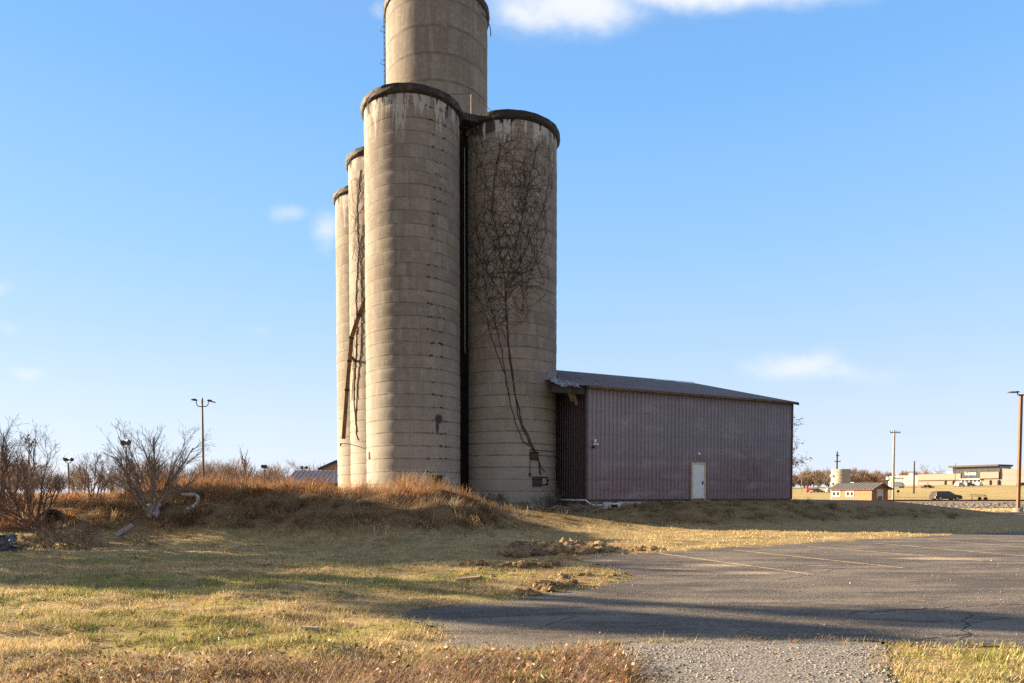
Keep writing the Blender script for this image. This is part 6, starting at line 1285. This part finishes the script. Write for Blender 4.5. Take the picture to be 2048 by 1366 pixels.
def lumps(name, pts, sizes, cols, rng, mat, label, cat, flat=0.6, nu=9, nv=6, rough=0.35):
    Vs, Qs, Cs = [], [], []; u = np.linspace(0, 2 * PI, nu, endpoint=False); v = np.linspace(0.12, PI - 0.12, nv)
    U, Vv_ = np.meshgrid(u, v); D = np.stack([np.sin(Vv_) * np.cos(U), np.sin(Vv_) * np.sin(U), np.cos(Vv_)], -1).reshape(-1, 3)
    q = np.array([(i * nu + j, (i + 1) * nu + j, (i + 1) * nu + (j + 1) % nu, i * nu + (j + 1) % nu) for i in range(nv - 1) for j in range(nu)])
    for k, (p, s_) in enumerate(zip(pts, sizes)):
        rr = 1 + rng.normal(0, rough, len(D)) * 0.6; sc_ = np.array((rng.uniform(0.7, 1.4), rng.uniform(0.7, 1.2), flat * rng.uniform(0.7, 1.3))) * s_
        Vs.append(D * rr[:, None] * sc_ + np.array(p)); Qs.append(q + k * len(D)); Cs.append(np.repeat((np.array(cols[rng.integers(len(cols))]) * rng.uniform(0.75, 1.25))[None], len(D), 0))
    o = np_mesh(name, np.concatenate(Vs), np.zeros((0, 3), int), mat, np.concatenate(Cs), quads=np.concatenate(Qs)); return tag(o, label, cat, kind='stuff')
clodM, t, P = material('torn_earth'); c = t.co(); n3 = t.noise(c, 28, 5, 0.7); t.put(P.inputs['Base Color'], t.mix(t.smooth(n3, 0.3, 0.7), t.mix(0.55, t.attr('tint'), (0.05, 0.03, 0.015)), t.attr('tint'))); P.inputs['Roughness'].default_value = 0.95; t.put(P.inputs['Normal'], t.bump(n3, 1.0, 0.05))
rg = np.random.default_rng(12); pts, sz = [], []
def line_of(a, b, k, s0, s1, jx=0.16, jy=0.16):
    A, Bq = np.array(on_ground(*a)), np.array(on_ground(*b))
    for i in range(k):
        p = A + (Bq - A) * rg.random() + rg.normal(0, (jx, jy)); s_ = rg.uniform(s0, s1); pts.append((p[0], p[1], hz(*p) + s_ * 0.25)); sz.append(s_)
line_of((1015, 1110), (1200, 1104), 150, 0.05, 0.22, 0.12, 0.32); line_of((1040, 1104), (1170, 1100), 35, 0.15, 0.28, 0.1, 0.2); line_of((1190, 1103), (1310, 1100), 45, 0.03, 0.10)
line_of((1030, 1135), (1110, 1128), 40, 0.03, 0.12); line_of((940, 1130), (990, 1140), 16, 0.03, 0.09); line_of((1075, 1178), (1130, 1172), 34, 0.03, 0.12, 0.1, 0.14); line_of((1045, 1191), (1072, 1189), 12, 0.04, 0.09, 0.08, 0.05); line_of((920, 1162), (960, 1160), 12, 0.02, 0.08); line_of((1120, 1155), (1250, 1150), 30, 0.015, 0.05); line_of((600, 1262), (660, 1258), 8, 0.02, 0.05); line_of((420, 1285), (460, 1270), 10, 0.015, 0.04)
lumps('torn_turf', pts, sz, [(0.44, 0.30, 0.155), (0.36, 0.225, 0.115), (0.50, 0.36, 0.19), (0.30, 0.18, 0.10)], rg, clodM, 'ploughed up clods of turf and earth at the corner of the car park', 'earth', 0.62, 10, 7)
B = []
for p, s_ in zip(pts, sz):
    for _ in range(int(90 * s_ / 0.1)): B.append((p[0] + rg.normal(0, s_ * 0.6), p[1] + rg.normal(0, s_ * 0.5), p[2] + s_ * rg.uniform(-0.2, 0.45)))
B = np.array(B); n = len(B)
blades('torn_grass', B, rg.uniform(0.04, 0.14, n), rg.uniform(0.006, 0.013, n), rg.uniform(0, 2 * PI, n), rg.uniform(0.3, 1.6, n), rg.uniform(0.3, 1.3, n), np.where((rg.random(n) < 0.7)[:, None], pick(STRAW, n, rg), pick(DUN, n, rg)), 2, label='dry grass and roots hanging from the torn up clods', cat='grass')
n = 16000; X, Y = wedge(n, 6.3, 17, 0.8); d = sdist(LOTW[::3], X, Y); k = (d < -0.03) & (RNG.random(n) < 0.2 + 0.8 * sm(-0.5, 0, d)); X, Y = X[k], Y[k]; s_ = RNG.uniform(0.003, 0.011, len(X)) * (1 + (RNG.random(len(X)) > 0.97))
Xa, Ya = RNG.uniform(0.2, 4.6, 7000), RNG.uniform(4.4, 7.0, 7000); da = sdist(APRW[::2], Xa, Ya); k = (da > -0.9) & (da < 0.45) & (RNG.random(7000) < 0.9 * np.exp(-((da - 0.02) / 0.30) ** 2) + 0.25 * (da < 0)); Xa, Ya, da = Xa[k], Ya[k], da[k]
X, Y = np.concatenate([X, Xa]), np.concatenate([Y, Ya]); zc_ = np.concatenate([s_ * 0.3, np.where(da < 0, 0.012, 0.004)]); s_ = np.concatenate([s_, RNG.uniform(0.004, 0.017, len(Xa))])
stoneM, t, P = material('loose_stone'); t.put(P.inputs['Base Color'], t.attr('tint')); P.inputs['Roughness'].default_value = 0.9
lumps('loose_gravel', np.stack([X, Y, zc_], 1), s_, [(0.22, 0.195, 0.172), (0.165, 0.145, 0.125), (0.31, 0.285, 0.255), (0.11, 0.092, 0.078)], RNG, stoneM, 'scattered pale gravel chips on the worn asphalt and along the rough concrete slab', 'gravel', 0.7, 6, 4, 0.2)

# ------------------------------------------------------------------ weeds, brush and rubbish
SPW = [(7, 0.5, 0.6, 0.15, 0.05), (4, 0.5, 0.6, 0.2, 0.03), (2, 0.5, 0.6, 0.2, 0), (0, 0, 0, 0.2, 0)]
weedM = bark('grey_weed_stalks', (0.12, 0.105, 0.095))
for i, (px, Y, L, lb) in enumerate(((968, 33.2, 0.75, 'dark bushy weed at the foot of the silo gap'), (990, 34.0, 0.9, 'grey twiggy weed against the foot of the vine covered silo at its left'), (1018, 34.2, 0.6, 'low twiggy weed against the middle of the vine covered silo foot'),
                                 (1046, 34.4, 0.55, 'lowest twiggy weed below the hatch of the vine covered silo'), (1092, 34.6, 1.15, 'tall thin twiggy weed between the vine covered silo and the barn corner'), (1108, 34.9, 0.8, 'twiggy weed in the dark corner at the barn end wall'))):
    X = xat(px, Y); shrub('dead_weed', lb, (X, Y, hz(X, Y)), 16, L, 0.011, SPW, 80 + i, weedM, 0.7, group='weeds at the silo foot')
mb = MB(); rgp = np.random.default_rng(9); X, Y = xat(1130, 34.6), 34.6; bp = empty('brush_pile', (X, Y, hz(X, Y)), 'pile of dead sticks lying along the foot of the barn by the silo', 'brush')
for k in range(60):
    p = np.array((rgp.uniform(-1.3, 1.7), rgp.normal(0, 0.3), rgp.uniform(0.02, 0.30))); q = np.array((rgp.uniform(-0.7, 0.7), rgp.normal(0, 0.25), rgp.uniform(-0.12, 0.16))); mb.tube([p - q, p + rgp.normal(0, 0.05, 3), p + q], [0.022, 0.02, 0.008], 5)
mb.build('sticks', bark('weathered_sticks', (0.22, 0.175, 0.135)), bp)
mb = MB(); mb.bar((-1.25, -0.5, 0.02), (-0.35, -0.3, 0.34), 0.05, 0.05); mb.bar((1.2, -0.55, 0.0), (2.0, -0.3, 0.3), 0.06, 0.04); mb.build('loose_board', plain('grey_loose_board', (0.30, 0.27, 0.24), 0.85), bp)

sheetM, t, P = material('crumpled_white_plastic'); c = t.co(); n2 = t.noise(c, 6, 5, 0.7); t.put(P.inputs['Base Color'], t.mix(t.smooth(n2, 0.4, 0.68), (0.36, 0.31, 0.29), (0.15, 0.12, 0.10))); P.inputs['Roughness'].default_value = 0.6; t.put(P.inputs['Normal'], t.bump(n2, 0.8, 0.05))
Y = 22.3; p0 = Vector(gpos(376, Y)); e = empty('plastic_sheet', (p0.x, p0.y, p0.z - 0.06), 'white crumpled plastic roll bent into a ring on the bank', 'rubbish')
mb = MB(); ring = []
for i in range(26):
    q = -2.1 + i / 25 * 4.3; rr = 0.29 + 0.05 * math.sin(3 * q); ring.append((rr * math.cos(q), 0.07 * math.sin(2 * q), 0.36 + rr * 1.12 * math.sin(q)))
rgr = random.Random(5); mb.tube(ring, [0.042 + 0.03 * abs(math.sin(i * 1.3)) + rgr.uniform(-0.01, 0.015) for i in range(26)], 9); mb.tube([(0.12, -0.06, 0.2), (0.02, -0.1, 0.05), (-0.12, -0.14, -0.08)], [0.11, 0.09, 0.03], 9); mb.build('roll', sheetM, e)
def crumple(name, label, px, py, Y, w, h, mat, cat, seed, lumpy=0.28, tilt=0.0):
    p0 = Vector(gpos(px, Y)) + Vector((0, 0, h * 0.35)); e = empty(name, tuple(p0), label, cat); rg_ = np.random.default_rng(seed); k = 13; vs = []
    for i in range(k):
        for j in range(k):
            u, v = i / (k - 1) - 0.5, j / (k - 1) - 0.5; f = 1 - 0.7 * (u * u + v * v)
            nn_ = fbm(np.array([u * 5 + seed]), np.array([v * 5 + seed * 2]), 3)[0] - 0.5
            vs.append((u * w * (1 + 0.35 * nn_), -0.12 + nn_ * lumpy * 1.6 - 0.18 * f + v * tilt, v * h * (1 + 0.4 * nn_) + rg_.normal(0, 0.008)))
    mb = MB(); mb.add(vs, [(a * k + b, a * k + b + 1, (a + 1) * k + b + 1, (a + 1) * k + b) for a in range(k - 1) for b in range(k - 1)]); o = mb.build('sheet', mat, e, smooth=True); s = o.modifiers.new('thickness', 'SOLIDIFY'); s.thickness = 0.015; return e
crumple('plastic_sheet', 'torn white plastic sheet caught among the stems of the fanned shrub', 314, 1000, 22.0, 0.34, 0.5, sheetM, 'rubbish', 3, 0.35)
tarpM = plain('faded_blue_tarp', (0.07, 0.13, 0.18), 0.6, 0, 0.35, 4, 0.5, dirt=(0.15, 0.14, 0.13))
crumple('blue_tarp', 'crumpled faded blue tarp under the brambles at the left edge', 14, 1080, 18.8, 0.8, 0.5, tarpM, 'tarp', 6, 0.5, 0.25)
Y = 21.6; p0 = Vector(gpos(102, Y)) + Vector((0, 0, 0.03)); ty = empty('old_tyre', tuple(p0), 'old black tyre leaning on the bank among the brambles', 'tyre', rz=0.4)
mb = MB(); mb.lathe([(0.19, -0.09), (0.30, -0.12), (0.35, -0.07), (0.355, 0.07), (0.30, 0.12), (0.19, 0.09), (0.19, -0.09)], 28); o = mb.build('tread', tyreM, ty, smooth=True); o.rotation_euler = (1.15, 0.1, 0)
MB().lathe([(0.18, -0.02), (0.18, 0.02), (0.0, 0.03), (0.0, -0.03), (0.18, -0.02)], 20).build('hub', dark_opening, ty).rotation_euler = (1.15, 0.1, 0)
plankM = plain('silver_grey_plank', (0.28, 0.245, 0.215), 0.85, 0, 0.2, 4, 0.4)
Y = 20.3; pa, pb = Vector(gpos(231, 20.8)) + Vector((0, 0, 0.04)), Vector(gpos(264, 21.1)) + Vector((0, 0, 0.26)); e = empty('plank', tuple(pa), 'grey weathered plank leaning on the bank below the fanned shrub', 'plank'); MB().bar((0, 0, 0), pb - pa, 0.16, 0.05, up=(0, -1, 0.6)).build('board', plankM, e)
pa = on_ground(285, 1371); pb = on_ground(386, 1350); e = empty('plank', (pa[0], pa[1], 0.05), 'pale grey plank lying in the grass at the front edge of the lawn', 'plank'); MB().bar((0, 0, 0), (pb[0] - pa[0], pb[1] - pa[1], 0.03), 0.07, 0.035).build('board', plankM, e)
pa = on_ground(604, 1262); e = empty('plank', (pa[0], pa[1], 0.04), 'short broken piece of wood lying on the open lawn', 'plank'); MB().bar((0, 0, 0), (0.2, -0.05, 0.0), 0.05, 0.03).build('board', plankM, e)
pa = on_ground(912, 1166); e = empty('plank', (pa[0], pa[1], 0.06), 'tan wood scrap lying among the torn clods on the lawn', 'plank'); MB().bar((0, 0, 0), (0.42, 0.05, 0.03), 0.16, 0.05).build('board', plain('tan_scrap_wood', (0.38, 0.27, 0.16), 0.85), e)
for px, py0, py1, Y, lb in ((797, 992, 1018, 23.2, 'thin pale survey stake stuck in the bank below the tall orange grass'), (628, 1012, 1040, 22.4, 'leaning pale stake in the middle of the matted bank')):
    X = xat(px, Y); zb = hz(X, Y) - 0.05; H = zat(py0, Y) - zb; e = empty('stake', (X, Y, zb), lb, 'stake'); mb = MB(); mb.bar((0, 0, 0), (0.0 if px > 700 else 0.12, 0, H), 0.04, 0.025); mb.add([(-0.02, -0.012, H), (0.02, -0.012, H), (0.02, 0.012, H), (-0.02, 0.012, H), (0, 0, H + 0.03)], [(0, 1, 4), (1, 2, 4), (2, 3, 4), (3, 0, 4)]) if px > 700 else None; mb.build('shaft', plain('pale_stake_wood', (0.42, 0.33, 0.22), 0.85), e)
e = empty('fallen_twig', (*on_ground(1475, 1268), 0.02), 'thin dry twig lying on the asphalt near the gravelly slab', 'twig'); MB().tube([(0, 0, 0), (0.12, 0.02, 0.03), (0.24, -0.03, 0.0)], [0.006, 0.007, 0.004], 5).build('stick', barkM, e)
SC.render.film_transparent = False
SC.cycles.use_denoising = False
